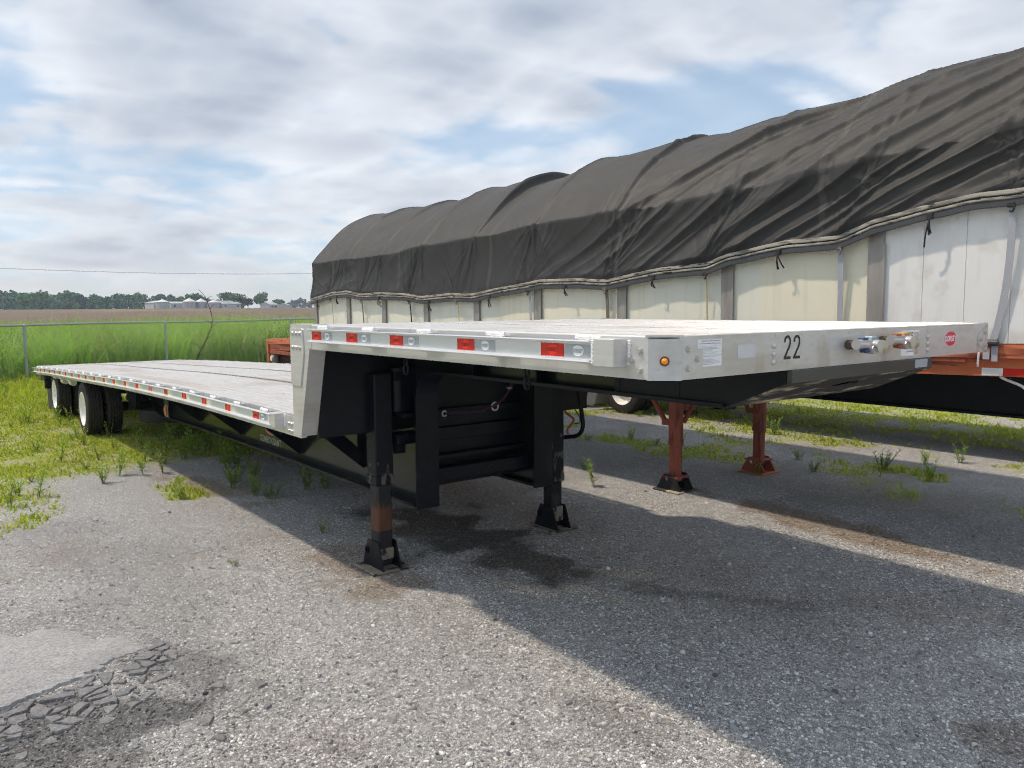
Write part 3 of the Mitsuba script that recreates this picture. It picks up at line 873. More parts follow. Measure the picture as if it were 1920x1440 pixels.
# pick-up plate under the nose
part(TR, 'apron', box(-0.012, 0.012, -0.575, 0.585, 1.488, 1.5385, 0.002), 'apron_paint')
part(TR, 'apron_reflector', box(0.012, 0.0135, 0.415, 0.535, 1.497, 1.535), 'tape_silver')
slope = Polygon([(-0.575, 0.0), (0.585, 0.0), (0.585, 0.62), (-0.575, 0.62)])
hole = Polygon([(0.03 + 0.105 * math.cos(a), 0.135 + 0.052 * math.sin(a)) for a in np.linspace(0, 2 * math.pi, 28, endpoint=False)])
pl = trimesh.creation.extrude_polygon(slope.difference(hole), 0.012, engine='earcut')
v = pl.vertices.copy()
xx = 0.004 - v[:, 1] * 0.93
zz = np.where(v[:, 1] < 0.001, 1.487, np.maximum(1.487 - v[:, 1] * 0.40, 1.365)) + v[:, 2]
# bend: subdivide so that the plate turns flat behind the ramp
pl = trimesh.Trimesh(*trimesh.remesh.subdivide_to_size(pl.vertices, pl.faces, 0.06), process=False)
v = pl.vertices
pl.vertices = np.stack([0.004 - v[:, 1] * 0.93, v[:, 0], np.maximum(1.487 - v[:, 1] * 0.40, 1.366) + v[:, 2]], 1)
part(TR, 'pickup_plate', pl, 'muddy_plate', smooth=20, label='muddy sloping pick up plate with an oval hole')
part(TR, 'pickup_plate_rear', box(-0.95, -0.573, -0.575, 0.585, 1.365, 1.377), 'black_paint')
for s in (-1, 1):
    y0, y1 = sorted((s * 0.577, s * 0.562))
    part(TR, 'apron_side', extrude_y([(-0.012, 1.5375), (-0.012, 1.485), (-0.30, 1.366), (-0.95, 1.366), (-0.95, 1.5375)], y0, y1), 'black_paint')

# main beams (web, flanges) each side
low = [(-15.3, 0.52), (-10.25, 0.62), (-10.1, 0.615), (-9.95, 0.57), (-9.7, 0.42), (-9.55, 0.385), (-9.35, 0.375), (-7.7, 0.41), (-5.0, 0.44), (-2.83, 0.445)]
upx = np.linspace(-15.3, -3.1, 20)
for s in (-1, 1):
    y0, y1 = sorted((s * 0.492, s * 0.507))
    web = low + [(-2.80, 0.46), (-2.80, 1.21), (-2.785, 1.27), (-2.74, 1.33), (-2.66, 1.365), (-2.58, 1.375), (-0.96, 1.378), (-0.96, 1.545), (-3.05, 1.545), (-3.1, float(zl(-3.1)) - 0.05)] + [(x, float(zl(x)) - 0.05) for x in upx[::-1][1:]]
    part(TR, 'beam_web', extrude_y(web, y0, y1), 'web_paint', label='dark main beam web' if s < 0 else None)
    f0, f1 = sorted((s * 0.425, s * 0.60))
    part(TR, 'beam_flange', strip(low, f0, f1, 0.018), 'black_paint')
    arc = [(-2.80, 0.425), (-2.80, 0.8), (-2.80, 1.20), (-2.792, 1.255), (-2.765, 1.31), (-2.72, 1.345), (-2.66, 1.366), (-2.58, 1.374), (-1.5, 1.376), (-0.30, 1.372)]
    part(TR, 'gooseneck_flange', strip(arc, f0, f1, 0.018), 'black_paint', smooth=30)
    for x in (-0.92, -0.55, -1.55, -2.15):
        ya, yb = sorted((s * 0.51, s * 0.58))
        part(TR, 'stiffener', box(x - 0.005, x + 0.005, ya, yb, 1.385, 1.54), 'black_paint')
    y0, y1 = sorted((s * 0.487, s * 0.509))
    part(TR, 'nose_web', extrude_y([(-0.30, 1.38), (-0.30, 1.54), (-0.959, 1.54), (-0.959, 1.38)], y0, y1), 'black_paint')
    # outriggers: gusset plates from the beam up to the side rail
    for xo in (-3.72, -4.95, -6.49, -7.96, -9.2):
        zt_, zb_ = float(zl(xo)) - 0.06, float(np.interp(xo, [-9.35, -7.7, -5], [0.375, 0.41, 0.44])) + 0.03
        zo = zb_ + (0.10 if xo > -4 else 0.03)
        dy = (zt_ - zo) * 1.06
        frame = Polygon([(s * 0.51, zo), (s * 0.51, zt_), (s * 1.24, zt_), (s * 1.24, zt_ - 0.05), (s * (0.52 + dy), zt_ - 0.05), (s * 0.52, zo)])
        gap = Polygon([(s * 0.575, zo + 0.16), (s * 0.575, zt_ - 0.03), (s * (0.575 + (zt_ - zo - 0.19) * 1.06), zt_ - 0.03)])
        part(TR, 'outrigger', extrude_x(frame.difference(gap), xo - 0.006, xo + 0.006), 'black_paint')
        part(TR, 'outrigger_flange', trimesh.convex.convex_hull(np.array([(x, s * y, z + dz) for x in (xo - 0.03, xo + 0.0061) for y, z in ((0.52, zo - 0.002), (0.52 + dy, zt_ - 0.052)) for dz in (0, -0.010)])), 'black_paint')
for x in list(np.arange(-2.9, -0.2, 0.42)):
    part(TR, 'crossmember', box(x - 0.03, x + 0.03, -1.25, 1.25, 1.555, 1.655), 'black_paint')
for x in np.arange(-15.1, -3.2, 0.62):
    z = float(zl(x))
    part(TR, 'crossmember', box(x - 0.03, x + 0.03, -1.235, 1.235, z - 0.118, z - 0.034), 'black_paint')
# decal on the near beam web
part(TR, 'model_lettering', text_on('COMBO GIANT', 0.062, (-5.71, -0.5085, 0.515), 'side', 0.001, 0.88, True), 'decal_pale', label='pale lettering on the main beam')
a = np.linspace(math.pi, 2 * math.pi, 16)
half = Polygon(np.stack([0.15 * np.cos(a), 0.075 * np.sin(a)], 1))
mm = extrude_y(half, -0.5095, -0.508)
mm.apply_translation((-5.70, 0, 0.655))
part(TR, 'beam_badge', mm, 'decal_crimson', label='half hidden red badge above the beam lettering')
mm = mm.copy()
mm.vertices = (mm.vertices - [-5.70, -0.508, 0.655]) * [1.12, 0.6, 1.15] + [-5.70, -0.508, 0.657]
part(TR, 'beam_badge_rim', mm, 'decal_pale')
# amber side lamp on its bracket
k = part(TR, 'side_lamp', box(-7.92, -7.72, -0.925, -0.915, 0.56, 0.86, 0.003), 'black_paint')
part(k, 'lens', disc_on((-7.80, -0.926, 0.635), 0.055, 0.055, 'side', 0.02), 'amber_dull')
part(k, 'lens_mount', box(-7.86, -7.74, -0.93, -0.9255, 0.565, 0.70, 0.002), 'flap_rubber')

# step cavity
part(TR, 'cavity_wall', box(-3.08, -3.065, -0.485, 0.485, 0.50, 1.54), 'black_paint')
for z0, z1, d in ((1.02, 1.07, 0.07), (0.84, 0.93, 0.05), (0.71, 0.74, 0.09)):
    part(TR, 'cavity_channel', box(-3.064, -3.064 + d, -0.48, 0.48, z0, z1, 0.003), 'black_paint')
part(TR, 'cross_beam', box(-3.0, -2.90, -0.424, 0.52, 0.565, 0.662, 0.006), 'black_paint')
part(TR, 'air_tank', trimesh.convex.convex_hull(np.vstack([cyl((-3.0, y, 1.085), (-3.0, y, 1.385), 0.06, 14).vertices for y in (-0.62, -0.50)])), 'black_paint', smooth=40)
part(TR, 'tank_shelf', box(-3.06, -2.86, -0.66, -0.51, 1.055, 1.082), 'black_paint')


def landing_leg(y, zl_=0.60, band='rusty_tube'):
    x = -3.02
    k = part(TR, 'landing_leg', cat([box(x - 0.067, x + 0.067, y - 0.067, y + 0.067, zl_, 1.355, 0.008), box(x - 0.071, x + 0.071, y - 0.071, y + 0.071, zl_ - 0.005, zl_ + 0.06, 0.006)]), 'leg_paint')
    part(k, 'inner_tube', box(x - 0.057, x + 0.057, y - 0.057, y + 0.057, 0.03, zl_ - 0.003, 0.012), band, label='inner tube with a rust brown band' if y < 0 else None)
    part(k, 'foot_plate', box(x - 0.15, x + 0.15, y - 0.145, y + 0.145, 0.004, 0.018, 0.004), 'caked_mud')
    for s in (-1, 1):
        a, b = sorted((y + s * 0.062, y + s * 0.072))
        g = Polygon([(x - 0.145, 0.018), (x + 0.145, 0.018), (x + 0.075, 0.20), (x - 0.075, 0.20)])
        part(k, 'foot_gusset', extrude_y(g, a, b), 'black_paint')
    t = np.linspace(0, 2 * np.pi, 17)
    part(k, 'pin', tube(np.stack([x - 0.08 + 0.016 * np.cos(t), np.full(17, y - 0.077), 0.125 + 0.024 * np.sin(t)], 1), 0.005, 6), 'black_paint')
    part(k, 'foot_axle', box(x - 0.05, x + 0.066, y - 0.060, y + 0.060, 0.07, 0.19 if y > 0 else 0.15, 0.006), 'caked_mud')
    return k


near_leg = landing_leg(-0.755)
far_leg = landing_leg(0.80, 0.40, 'black_paint')
part(TR, 'leg_bracket', cat([box(-3.08, -2.92, -0.67, -0.51, 0.86, 0.93, 0.004), box(-2.99, -2.94, -0.67, -0.60, 0.80, 0.86)]), 'black_paint')
part(TR, 'leg_bracket', box(-3.08, -2.95, 0.51, 0.73, 0.50, 0.54, 0.004), 'black_paint')
part(TR, 'leg_bracket', trimesh.convex.convex_hull(np.array([(x, y, z) for x in (-3.03, -2.99) for y, z in ((0.52, 1.12), (0.52, 1.06), (0.735, 0.56), (0.735, 0.66))])), 'black_paint')
part(TR, 'leg_bracket', box(-3.10, -2.94, 0.508, 0.73, 1.05, 1.30, 0.004), 'black_paint')
part(TR, 'leg_bracket', box(-3.10, -2.94, -0.674, -0.508, 1.30, 1.36, 0.004), 'black_paint')
part(TR, 'crank_handle', tube(smooth_path([(-2.90, 0.92, 1.36), (-2.87, 0.95, 1.11), (-2.85, 0.965, 0.93), (-2.84, 0.96, 0.82), (-2.87, 0.955, 0.775), (-2.95, 0.93, 0.745), (-3.06, 0.89, 0.71)], 6), 0.017, 8), 'black_paint', smooth=True)
# wiring loop
loop = smooth_path([(-2.72, 0.16, 1.37), (-2.72, 0.16, 1.28), (-2.73, 0.13, 1.19), (-2.76, 0.05, 1.10), (-2.79, -0.06, 1.055), (-2.82, -0.2, 1.05), (-2.86, -0.32, 1.055)], 6)
part(TR, 'wiring', tube(loop, 0.010, 7), 'cable_purple', smooth=True)
part(TR, 'wiring', tube(loop + [0.015, 0.004, 0.012], 0.006, 7), 'cable_red', smooth=True)
t = np.linspace(0, 2 * np.pi, 21)
for cx, cy, cz, r_ in ((-2.765, 0.04, 1.085, 0.028), (-2.86, -0.33, 1.055, 0.018)):
    part(TR, 'cable_ring', tube(np.stack([np.full(21, cx), cy + r_ * np.cos(t), cz + r_ * np.sin(t)], 1), 0.006, 7), 'ring_white', smooth=True)
part(TR, 'cable_ring', tube(np.stack([-2.725 + 0.016 * np.cos(t), 0.14 + 0.02 * np.sin(t), np.full(21, 1.215)], 1), 0.005, 6), 'print_grey')
# chain shackles under the near side rail
for x in (-1.98, -0.93):
    lk = []
    for q, (zc, rot) in enumerate(((1.505, 0), (1.46, 1))):
        ring = np.stack([0.014 * np.cos(t), 0 * t, 0.028 * np.sin(t)], 1)
        if rot:
            ring = ring[:, [1, 0, 2]]
        lk.append(tube(ring + [x, -1.14, zc], 0.006, 6))
    part(TR, 'shackle', cat(lk), 'black_paint', smooth=True)


# wheels
def tyre_mesh(R, W, ri):
    h = W / 2
    P = [(ri, -h * 0.80), (ri + 0.02, -h * 0.96), (ri + (R - ri) * 0.55, -h), (R - 0.022, -h * 0.93), (R - 0.006, -h * 0.84)]
    for g in (-0.5, -0.17, 0.17, 0.5):
        P += [(R, h * g - 0.008), (R - 0.012, h * g - 0.005), (R - 0.012, h * g + 0.005), (R, h * g + 0.008)]
    P += [(R - 0.006, h * 0.84), (R - 0.022, h * 0.93), (ri + (R - ri) * 0.55, h), (ri + 0.02, h * 0.96), (ri, h * 0.80), (ri, -h * 0.80)]
    return lathe(P, 56)


def rim_mesh(ri, W, deep):
    h = W / 2
    P = [(ri + 0.012, -h * 0.97), (ri + 0.004, -h * 0.99), (ri - 0.006, -h * 0.90), (ri - 0.03, -h * 0.55), (ri - 0.045, h * deep), (0.10, h * deep + 0.01), (0.09, h * deep - 0.05), (0.0, h * deep - 0.055)]
    return lathe(P, 48)


tyre_d = mikit.ply(tyre_mesh(0.385, 0.215, 0.232), 'tyre_rubber', smooth=35)
rim_d = mikit.ply(rim_mesh(0.234, 0.215, 0.35), 'rim_white', smooth=35)
hub_d = mikit.ply(cat([cyl((0, 0, -0.03), (0, 0, 0.06), 0.085, 20)] + [cyl((0.115 * math.cos(a), 0.115 * math.sin(a), 0.0), (0.115 * math.cos(a), 0.115 * math.sin(a), 0.05), 0.012, 6) for a in np.arange(8) * math.pi / 4]), 'hub_metal', smooth=35)


def wheel(parent, x, y, out, tyre=tyre_d, rim=rim_d, R=0.385):
    """out = -1: face towards -y"""
    tw = T().translate([x, y, R + 0.0]).rotate([1, 0, 0], 90 if out > 0 else -90)
    tw = T().translate([x, y, R]) @ T().rotate([1, 0, 0], -90 if out < 0 else 90)
    k = fresh(f'{parent}__wheel')
    scene[k + '__tyre'] = {**tyre, 'to_world': tw}
    scene[k + '__rim'] = {**rim, 'to_world': tw}
    scene[k + '__hub'] = {**hub_d, 'to_world': tw}


for x in (-10.9, -13.45):
    for y, o_ in ((-1.185, -1), (-0.93, 1), (0.93, -1), (1.185, 1)):
        wheel(TR, x, y, o_)
    part(TR, 'axle', cat([cyl((x, -1.2, 0.385), (x, 1.2, 0.385), 0.065, 16), box(x - 0.5, x + 0.12, -0.56, -0.42, 0.44, 0.54), box(x - 0.5, x + 0.12, 0.42, 0.56, 0.44, 0.54)]), 'black_paint', smooth=40)
    for y in (-0.5, 0.5):
        part(TR, 'air_bag', lathe([(0, 0), (0.11, 0.0), (0.13, 0.05), (0.11, 0.1), (0.13, 0.15), (0.10, 0.2), (0, 0.2)], 18).apply_translation((x - 0.42, y, 0.42)), 'tyre_rubber', smooth=True)
# hanger plate and spare wheel in front of the axles
part(TR, 'axle_hanger', extrude_y([(-10.3, 0.40), (-10.38, 0.78), (-9.75, 0.80), (-9.95, 0.42)], -0.80, -0.74), 'black_paint')
sp = lathe([(0.2, 0), (0.37, 0.02), (0.385, 0.1), (0.37, 0.19), (0.2, 0.21)], 40)
sp.apply_translation((-10.0, -0.35, 0.22))
part(TR, 'spare_tyre', sp, 'tyre_rubber', smooth=35)
for x in (-11.95, -12.7, -13.3):
    z = float(zl(x)) - 0.155
    k = part(TR, 'winch', cat([box(x - 0.13, x + 0.13, -1.30, -1.14, z - 0.02, z, 0.004), trimesh.convex.convex_hull(cyl((x - 0.10, -1.235, z - 0.05), (x + 0.10, -1.235, z - 0.05), 0.045, 14).vertices)]), 'tape_cream', smooth=30)
part(TR, 'mud_flap', box(-14.25, -14.235, -1.29, -0.72, 0.06, 0.58), 'flap_rubber')
part(TR, 'mud_flap', box(-14.25, -14.235, 0.72, 1.29, 0.06, 0.58), 'flap_rubber')
part(TR, 'flap_bracket', box(-14.30, -14.22, -1.32, -0.70, 0.42, 0.60, 0.005), 'black_paint')
part(TR, 'rear_rail', cat([box(XE, XE + 0.05, -1.297, 1.297, 0.605, 0.757, 0.003)]), 'aluminium')
part(TR, 'rear_lamp_box', cat([box(-15.38, -15.33, -1.24, -0.55, 0.50, 0.605), box(-15.33, -14.9, -1.24, -1.22, 0.50, 0.605)]), 'apron_paint')
part(TR, 'rear_bracket', box(-15.40, -15.382, -1.26, -1.235, 0.49, 0.62), 'aluminium')

# ------------------------------------------------------------------ the covered trailer beside it
YS = 1.98
deck = lambda x: 1.552 + 0.0247 * np.asarray(x, float)
CT = thing('covered_trailer', 'rusty orange flatbed trailer with cream side panels under the black tarpaulin', 'trailer')
cx = np.linspace(-12.3, 1.6, 12)
CW = 2.59
for y0, s in ((YS, 1), (YS + CW, -1)):
    prof = [(0.0, 0.0), (0.0, -0.085), (0.028, -0.095), (0.045, -0.155), (0.045, -0.20), (0.10, -0.205), (0.10, 0.0)]
    P = [(y0 + s * a, b) for a, b in prof]
    P = P[::-1] if s < 0 else P
    part(CT, 'side_rail', sweep_x(P, cx, deck(cx)), 'orange_paint', smooth=20, label='rust stained orange side rail' if s > 0 else None)
    y1, y2 = sorted((y0 + s * 0.12, y0 + s * (CW / 2 - 0.002)))
    part(CT, 'deck_board', sweep_x([(y1, -0.05), (y2, -0.05), (y2, -0.01), (y1, -0.01)], cx, deck(cx)), 'pole_wood')
    yb = y0 + s * 0.62
    part(CT, 'main_beam', extrude_y([(1.6, 1.04), (1.6, 1.5), (-12.2, 1.1), (-12.2, 0.86), (-9, 0.86), (-6.5, 0.90), (-4.8, 1.04)], yb - 0.01, yb + 0.01), 'black_paint')
    part(CT, 'beam_flange', strip([(-12.2, 0.86), (-9, 0.86), (-6.5, 0.90), (-4.8, 1.04), (-2, 1.04), (1.6, 1.04)], yb - 0.075, yb + 0.075, 0.016), 'black_paint')
for x in np.arange(-12.0, 1.6, 0.7):
    part(CT, 'crossmember', box(x - 0.03, x + 0.03, YS + 0.06, YS + CW - 0.06, deck(x) - 0.16, deck(x) - 0.055), 'deep_red')
for x in (-0.55, -2.6, 0.6, -5.4, -8.0):
    part(CT, 'winch_mount', box(x - 0.13, x + 0.13, YS + 0.008, YS + 0.044, deck(x) - 0.115, deck(x) - 0.088, 0.003), 'red_leg_paint')
for x0, w, m_ in ((-0.335, 0.12, 'tape_white'), (-0.215, 0.18, 'tape_red')):
    part(CT, 'reflector', sweep_x([(YS + 0.0435, -0.197), (YS + 0.0445, -0.197), (YS + 0.0445, -0.142), (YS + 0.0435, -0.142)], [x0, x0 + w], deck(np.array([x0, x0 + w]))), m_)
# the rear end seen past the other trailer
part(CT, 'rear_rail', box(-12.36, -12.301, YS, YS + CW, 0.98, 1.25, 0.004), 'orange_paint')
part(CT, 'rear_post', box(-12.34, -12.28, YS, YS + 0.07, 0.72, 0.979), 'orange_paint')
part(CT, 'rear_skirt', box(-12.27, -10.9, YS + 0.14, YS + 0.16, 0.78, 1.12), 'deep_red')
part(CT, 'lower_rail', box(-12.27, -10.4, YS + 0.02, YS + 0.10, 0.985, 1.045, 0.004), 'red_leg_paint')
k = part(CT, 'rear_lamp', box(-12.26, -12.10, YS + 0.02, YS + 0.12, 0.83, 0.97, 0.02), 'flap_rubber')
part(k, 'lens', disc_on((-12.17, YS + 0.02, 0.90), 0.05, 0.045, 'side', 0.02), 'tape_cream')
hx = np.array([-10.16, -10.06, -9.37, -8.86, -8.44, -7.85, -7.17, -6.8, -6.15, -5.71, -5.21, -4.66, -4.5, -3.89, -3.53, -2.91, -2.37, -2.17, -1.67, -1.25, -0.99, -0.66, -0.36, -0.13, 0.3, 1.2, 1.34])
hz = np.array([1.94, 1.94, 2.02, 2.03, 1.98, 1.985, 1.96, 1.92, 1.945, 1.93, 1.985, 2.03, 2.055, 2.045, 2.02, 2.10, 2.12, 2.18, 2.25, 2.25, 2.34, 2.40, 2.44, 2.44, 2.50, 2.55, 2.55])
bow_x = np.array([-10.15, -9.03, -7.97, -6.86, -5.70, -4.65, -3.46, -2.22, -1.05, 0.1, 1.34])
bow_z = np.array([2.50, 2.51, 2.51, 2.56, 2.59, 2.64, 2.66, 2.68, 2.77, 2.84, 2.90])
rid_z = bow_z + np.array([0.86, 0.85, 0.83, 0.83, 0.84, 0.82, 0.83, 0.82, 0.80, 0.78, 0.76])
tie_x = np.array([-9.45, -8.46, -7.13, -6.03, -4.69, -3.55, -2.40, -1.24, -0.17])
hxx = np.linspace(-10.3, 1.5, 1200)
hzz = np.convolve(np.interp(np.r_[hxx[0] - 0.1, hxx, hxx[-1] + 0.1], hx, hz), np.ones(9) / 9, 'same')[1:-1]
hzz[:8], hzz[-8:] = hzz[8], hzz[-9]
hemf = lambda x: np.interp(x, hxx, hzz)
bowf, ridf = (PchipInterpolator(a, b) for a, b in ((bow_x, bow_z), (bow_x, rid_z)))

# side panels and posts
post_x = [-10.12, -8.98, -7.90, -6.81, -5.71, -4.61, -3.40, -2.23, -1.01]
for i, x in enumerate(post_x):
    w = 0.055 if i else 0.04
    zt = 2.2 if x > -3 else 2.06
    part(CT, 'panel_post', cat([box(x - w, x + w, YS - 0.022, YS + 0.03, deck(x), zt + (0.25 if x > -1.5 else 0), 0.004), box(x + w - 0.004, x + w + 0.012, YS - 0.028, YS - 0.0225, deck(x), zt)]), 'post_metal')
    if i + 1 < len(post_x):
        x2 = post_x[i + 1]
        part(CT, 'side_panel', extrude_y([(x + w + 0.001, deck(x) + 0.002), (x2 - 0.056, deck(x2) + 0.002), (x2 - 0.056, float(hemf(x2)) + 0.12), (x + w + 0.001, float(hemf(x)) + 0.12)], YS, YS + 0.028), 'cream_fibreglass')
for a, b in ((-0.955, -0.70), (-0.697, -0.44), (-0.437, -0.18), (-0.177, 0.08), (0.083, 0.34), (0.343, 0.62), (0.623, 0.92), (0.923, 1.3)):
    part(CT, 'front_panel', extrude_y([(a, deck(a) + 0.003), (b, deck(b) + 0.003), (b, float(hemf(b)) + 0.14), (a, float(hemf(a)) + 0.14)], YS - 0.004, YS + 0.024), 'white_fibreglass')
part(CT, 'far_panel', extrude_y([(-10.15, deck(-10.15)), (1.3, deck(1.3)), (1.3, 2.6), (-10.15, 2.1)], YS + CW - 0.03, YS + CW), 'cream_fibreglass')
part(CT, 'rear_panel', box(-10.16, -10.13, YS + 0.03, YS + CW - 0.03, 1.31, 2.3), 'cream_fibreglass')
part(CT, 'nose_panel', box(1.3, 1.33, YS, YS + CW, 1.59, 2.6), 'white_fibreglass')


def round_leg(y, name):
    x = -3.28
    k = part(CT, 'landing_leg', cat([cyl((x, y, 0.46), (x, y, 1.36), 0.070, 24), cyl((x, y, 0.45), (x, y, 0.50), 0.074, 24)]), 'red_leg_paint', smooth=40)
    part(k, 'inner_tube', cat([cyl((x, y, 0.1), (x, y, 0.46), 0.061, 22), box(x + 0.04, x + 0.064, y - 0.06, y - 0.03, 0.12, 0.44)]), 'red_leg_paint', smooth=40)
    part(k, 'foot_plate', box(x - 0.16, x + 0.16, y - 0.15, y + 0.15, 0.004, 0.018, 0.003), 'orange_paint' if y > 3 else 'muddy_plate')
    part(k, 'foot_collar', box(x - 0.11, x + 0.11, y - 0.10, y + 0.10, 0.135, 0.15, 0.003), 'red_leg_paint')
    for s in (-1, 1):
        a, b = sorted((y + s * 0.085, y + s * 0.10))
        g = Polygon([(x - 0.15, 0.018), (x + 0.15, 0.018), (x + 0.06, 0.17), (x - 0.06, 0.17)]).difference(Point(x - 0.03, 0.12).buffer(0.022))
        part(k, 'foot_gusset', extrude_y(g, a, b), 'red_leg_paint' if y > 3 else 'black_paint')
    for dx, dy in ((-0.50, -0.02), (0.16, 0.34)):
        sg = 1 if y < 3.2 else -1
        part(k, 'brace', tube([(x + (-0.13 if dx < 0 else 0.02), y + (0 if dx < 0 else sg * 0.085), 0.66), (x + dx, y + sg * dy, 1.14)], 0.024, 8), 'red_leg_paint')
    part(k, 'brace_lug', box(x - 0.16, x - 0.065, y - 0.03, y + 0.03, 0.63, 0.69, 0.004), 'red_leg_paint')
    return k


round_leg(2.60, 'near')
round_leg(3.95, 'far')
part(CT, 'leg_axle', cyl((-3.28, 2.7, 1.2), (-3.28, 3.85, 1.2), 0.03, 10), 'red_leg_paint')
part(CT, 'air_tank', cyl((-5.22, 2.78, 0.80), (-4.90, 2.78, 0.80), 0.13, 20), 'black_paint', smooth=40)
part(CT, 'hanging_hose', tube(smooth_path([(-5.0, 2.75, 0.68), (-5.02, 2.74, 0.56), (-4.92, 2.75, 0.50), (-4.98, 2.72, 0.40), (-5.0, 2.74, 0.33)], 6), 0.014, 6), 'red_leg_paint', smooth=True)
part(CT, 'hanging_hose', tube(smooth_path([(-5.0, 2.75, 0.66), (-4.86, 2.72, 0.62), (-4.80, 2.74, 0.52), (-4.90, 2.75, 0.46)], 6), 0.007, 6), 'black_paint', smooth=True)
for x in (-9.2, -10.5):
    for y, o_ in ((YS + 0.12, -1), (YS + 0.40, 1), (YS + CW - 0.40, -1), (YS + CW - 0.12, 1)):
        wheel(CT, x, y, o_)
    part(CT, 'axle', cyl((x, YS + 0.1, 0.385), (x, YS + CW - 0.1, 0.385), 0.06, 14), 'black_paint', smooth=40)
    for y in (YS + 0.55, YS + CW - 0.55):
        part(CT, 'axle_spring', box(x - 0.45, x + 0.45, y - 0.05, y + 0.05, 0.42, 0.86, 0.02), 'black_paint')

# ------------------------------------------------------------------ the tarpaulin


def ridged(n):
    return (1 - np.abs(2 * n - 1)) ** 1.6


def tarp_mesh():
    xs = np.arange(-10.16, 1.345, 0.0135)
    NA, NB, NC, ND = 46, 86, 30, 8
    tA, tB = np.linspace(0, 1, NA), np.linspace(0, 1, NB)[1:]
    zh, ze, zr = hemf(xs), bowf(xs), ridf(xs)
    j = np.clip(np.searchsorted(bow_x, xs) - 1, 0, len(bow_x) - 2)
    u = (xs - bow_x[j]) / (bow_x[j + 1] - bow_x[j])
    sagk = np.array([0.025, 0.03, 0.035, 0.03, 0.04, 0.025, 0.03, 0.02, 0.02, 0.015])[j]
    sag = sagk * 4 * u * (1 - u) * (0.6 + 0.8 * meshkit.noise(np.stack([xs * 2, 0 * xs, 0 * xs], -1), 6))
    cres = np.zeros_like(xs)
    for xb, dep, ln in ((-5.70, 0.11, 0.4), (-3.46, 0.05, 0.35), (-7.97, 0.018, 0.3), (-9.03, 0.018, 0.3)):
        t_ = xs - xb
        cres += dep * np.clip(t_ / 0.05, 0, 1) * np.exp(-np.clip(t_, 0, None) / ln)
    ze_s = ze - 0.55 * sag
    rows, S = [], []
    # side: hem to eave
    for t in tA:
        y = 1.895 + 0.045 * t + 0.03 * math.sin(math.pi * t)
        rows.append(np.stack([xs, np.full_like(xs, y), zh + (ze_s - zh) * t], 1))
        S.append(t * 0.6)
    for t in tB:
        y = 1.94 + (3.275 - 1.94) * t
        z = ze_s + (zr - ze) * (1 - (1 - t) ** 2) - sag * 0.9 * math.sin(math.pi * min(t, 1) / 2) ** 0.7 - cres * (math.sin(math.pi * (0.04 + 0.66 * t)) ** 1.2)
        rows.append(np.stack([xs, np.full_like(xs, y), z], 1))
        S.append(0.6 + t * 1.55)
    for t in np.linspace(0, 1, NC)[1:]:
        y = 3.275 + (4.61 - 3.275) * t
        z = zr - (zr - ze) * t ** 2 - sag * 0.8 - cres * 0.7 * (1 - t)
        rows.append(np.stack([xs, np.full_like(xs, y), z], 1))
        S.append(2.15 + t)
    for t in np.linspace(0, 1, ND)[1:]:
        rows.append(np.stack([xs, np.full_like(xs, 4.61 + 0.05 * t), ze - sag * 0.8 * (1 - t) + (zh - ze) * t], 1))
        S.append(4.0)
    V = np.array(rows)
    n0 = NA + NB - 1
    S = np.array(S)[:n0, None] * np.ones_like(xs)
    Xg = np.broadcast_to(xs, S.shape)
    D = np.zeros_like(S)
    one = lambda a, sd: meshkit.noise(np.stack([a, 0 * a + 0.5, 0 * a], -1), sd)
    two = lambda a, b, sd: meshkit.noise(np.stack([a, b, 0 * a], -1), sd)
    front = np.clip((Xg + 4.6) / 2.6, 0, 1)
    zside = np.clip((S - 0.0) / 0.6, 0, 1)
    for i, xt in enumerate(tie_x):                       # folds fanning from the strap points
        dx, ds = Xg - xt, S + 0.02
        r = np.hypot(dx, ds)
        ph = np.arctan2(dx, ds)
        lean = 0.55 * np.clip((xt + 5.2) / 2.5, -0.3, 1)
        w = np.exp(-((ph - lean) / 0.75) ** 2) * np.exp(-r / (0.42 + 0.35 * front)) * np.clip(r / 0.12, 0, 1)
        D += 0.105 * (1 - 0.5 * front) * w * r ** 0.5 * (ridged(one(ph * 5.5 + 7 * i, 40 + i)) - 0.35)
        D += 0.05 * w * r ** 0.5 * (ridged(one(ph * 12 + 3 * i, 70 + i)) - 0.35)
    for i, xb in enumerate(bow_x):                       # folds hanging from the bow ends
        dx, ds = Xg - xb, 0.63 - S
        r = np.hypot(dx, ds)
        ph = np.arctan2(dx, ds)
        w = np.exp(-((ph) / 0.8) ** 2) * np.exp(-r / 0.35) * (ds > -0.02) * np.clip(r / 0.08, 0, 1) * (1 - 0.7 * front)
        D += 0.10 * w * r ** 0.6 * (ridged(one(ph * 4.5 + 5 * i, 90 + i)) - 0.4)
    th = 0.50
    a_, b_ = Xg * math.sin(th) - S * math.cos(th), Xg * math.cos(th) + S * math.sin(th)
    warp = 0.14 * (two(a_ * 1.1, b_ * 0.7, 120) - 0.5)
    amp = front * np.exp(-np.clip(S - 1.25, 0, None) / 0.8) * (0.45 + 0.55 * two(a_ * 1.1 + 9, b_ * 0.45, 121))
    D += (0.085 + 0.02 * np.clip((S - 0.6) / 0.4, 0, 1)) * amp * (ridged(one((a_ + warp) * 5.4, 122)) ** 1.3 - 0.4)
    D += 0.045 * amp * (ridged(one((a_ + warp) * 11.0, 123)) - 0.4)
    D += 0.012 * np.exp(-S / 0.12) * (ridged(one(Xg * 14 + 0.8 * S, 124)) - 0.3) * np.clip(S / 0.04, 0, 1)
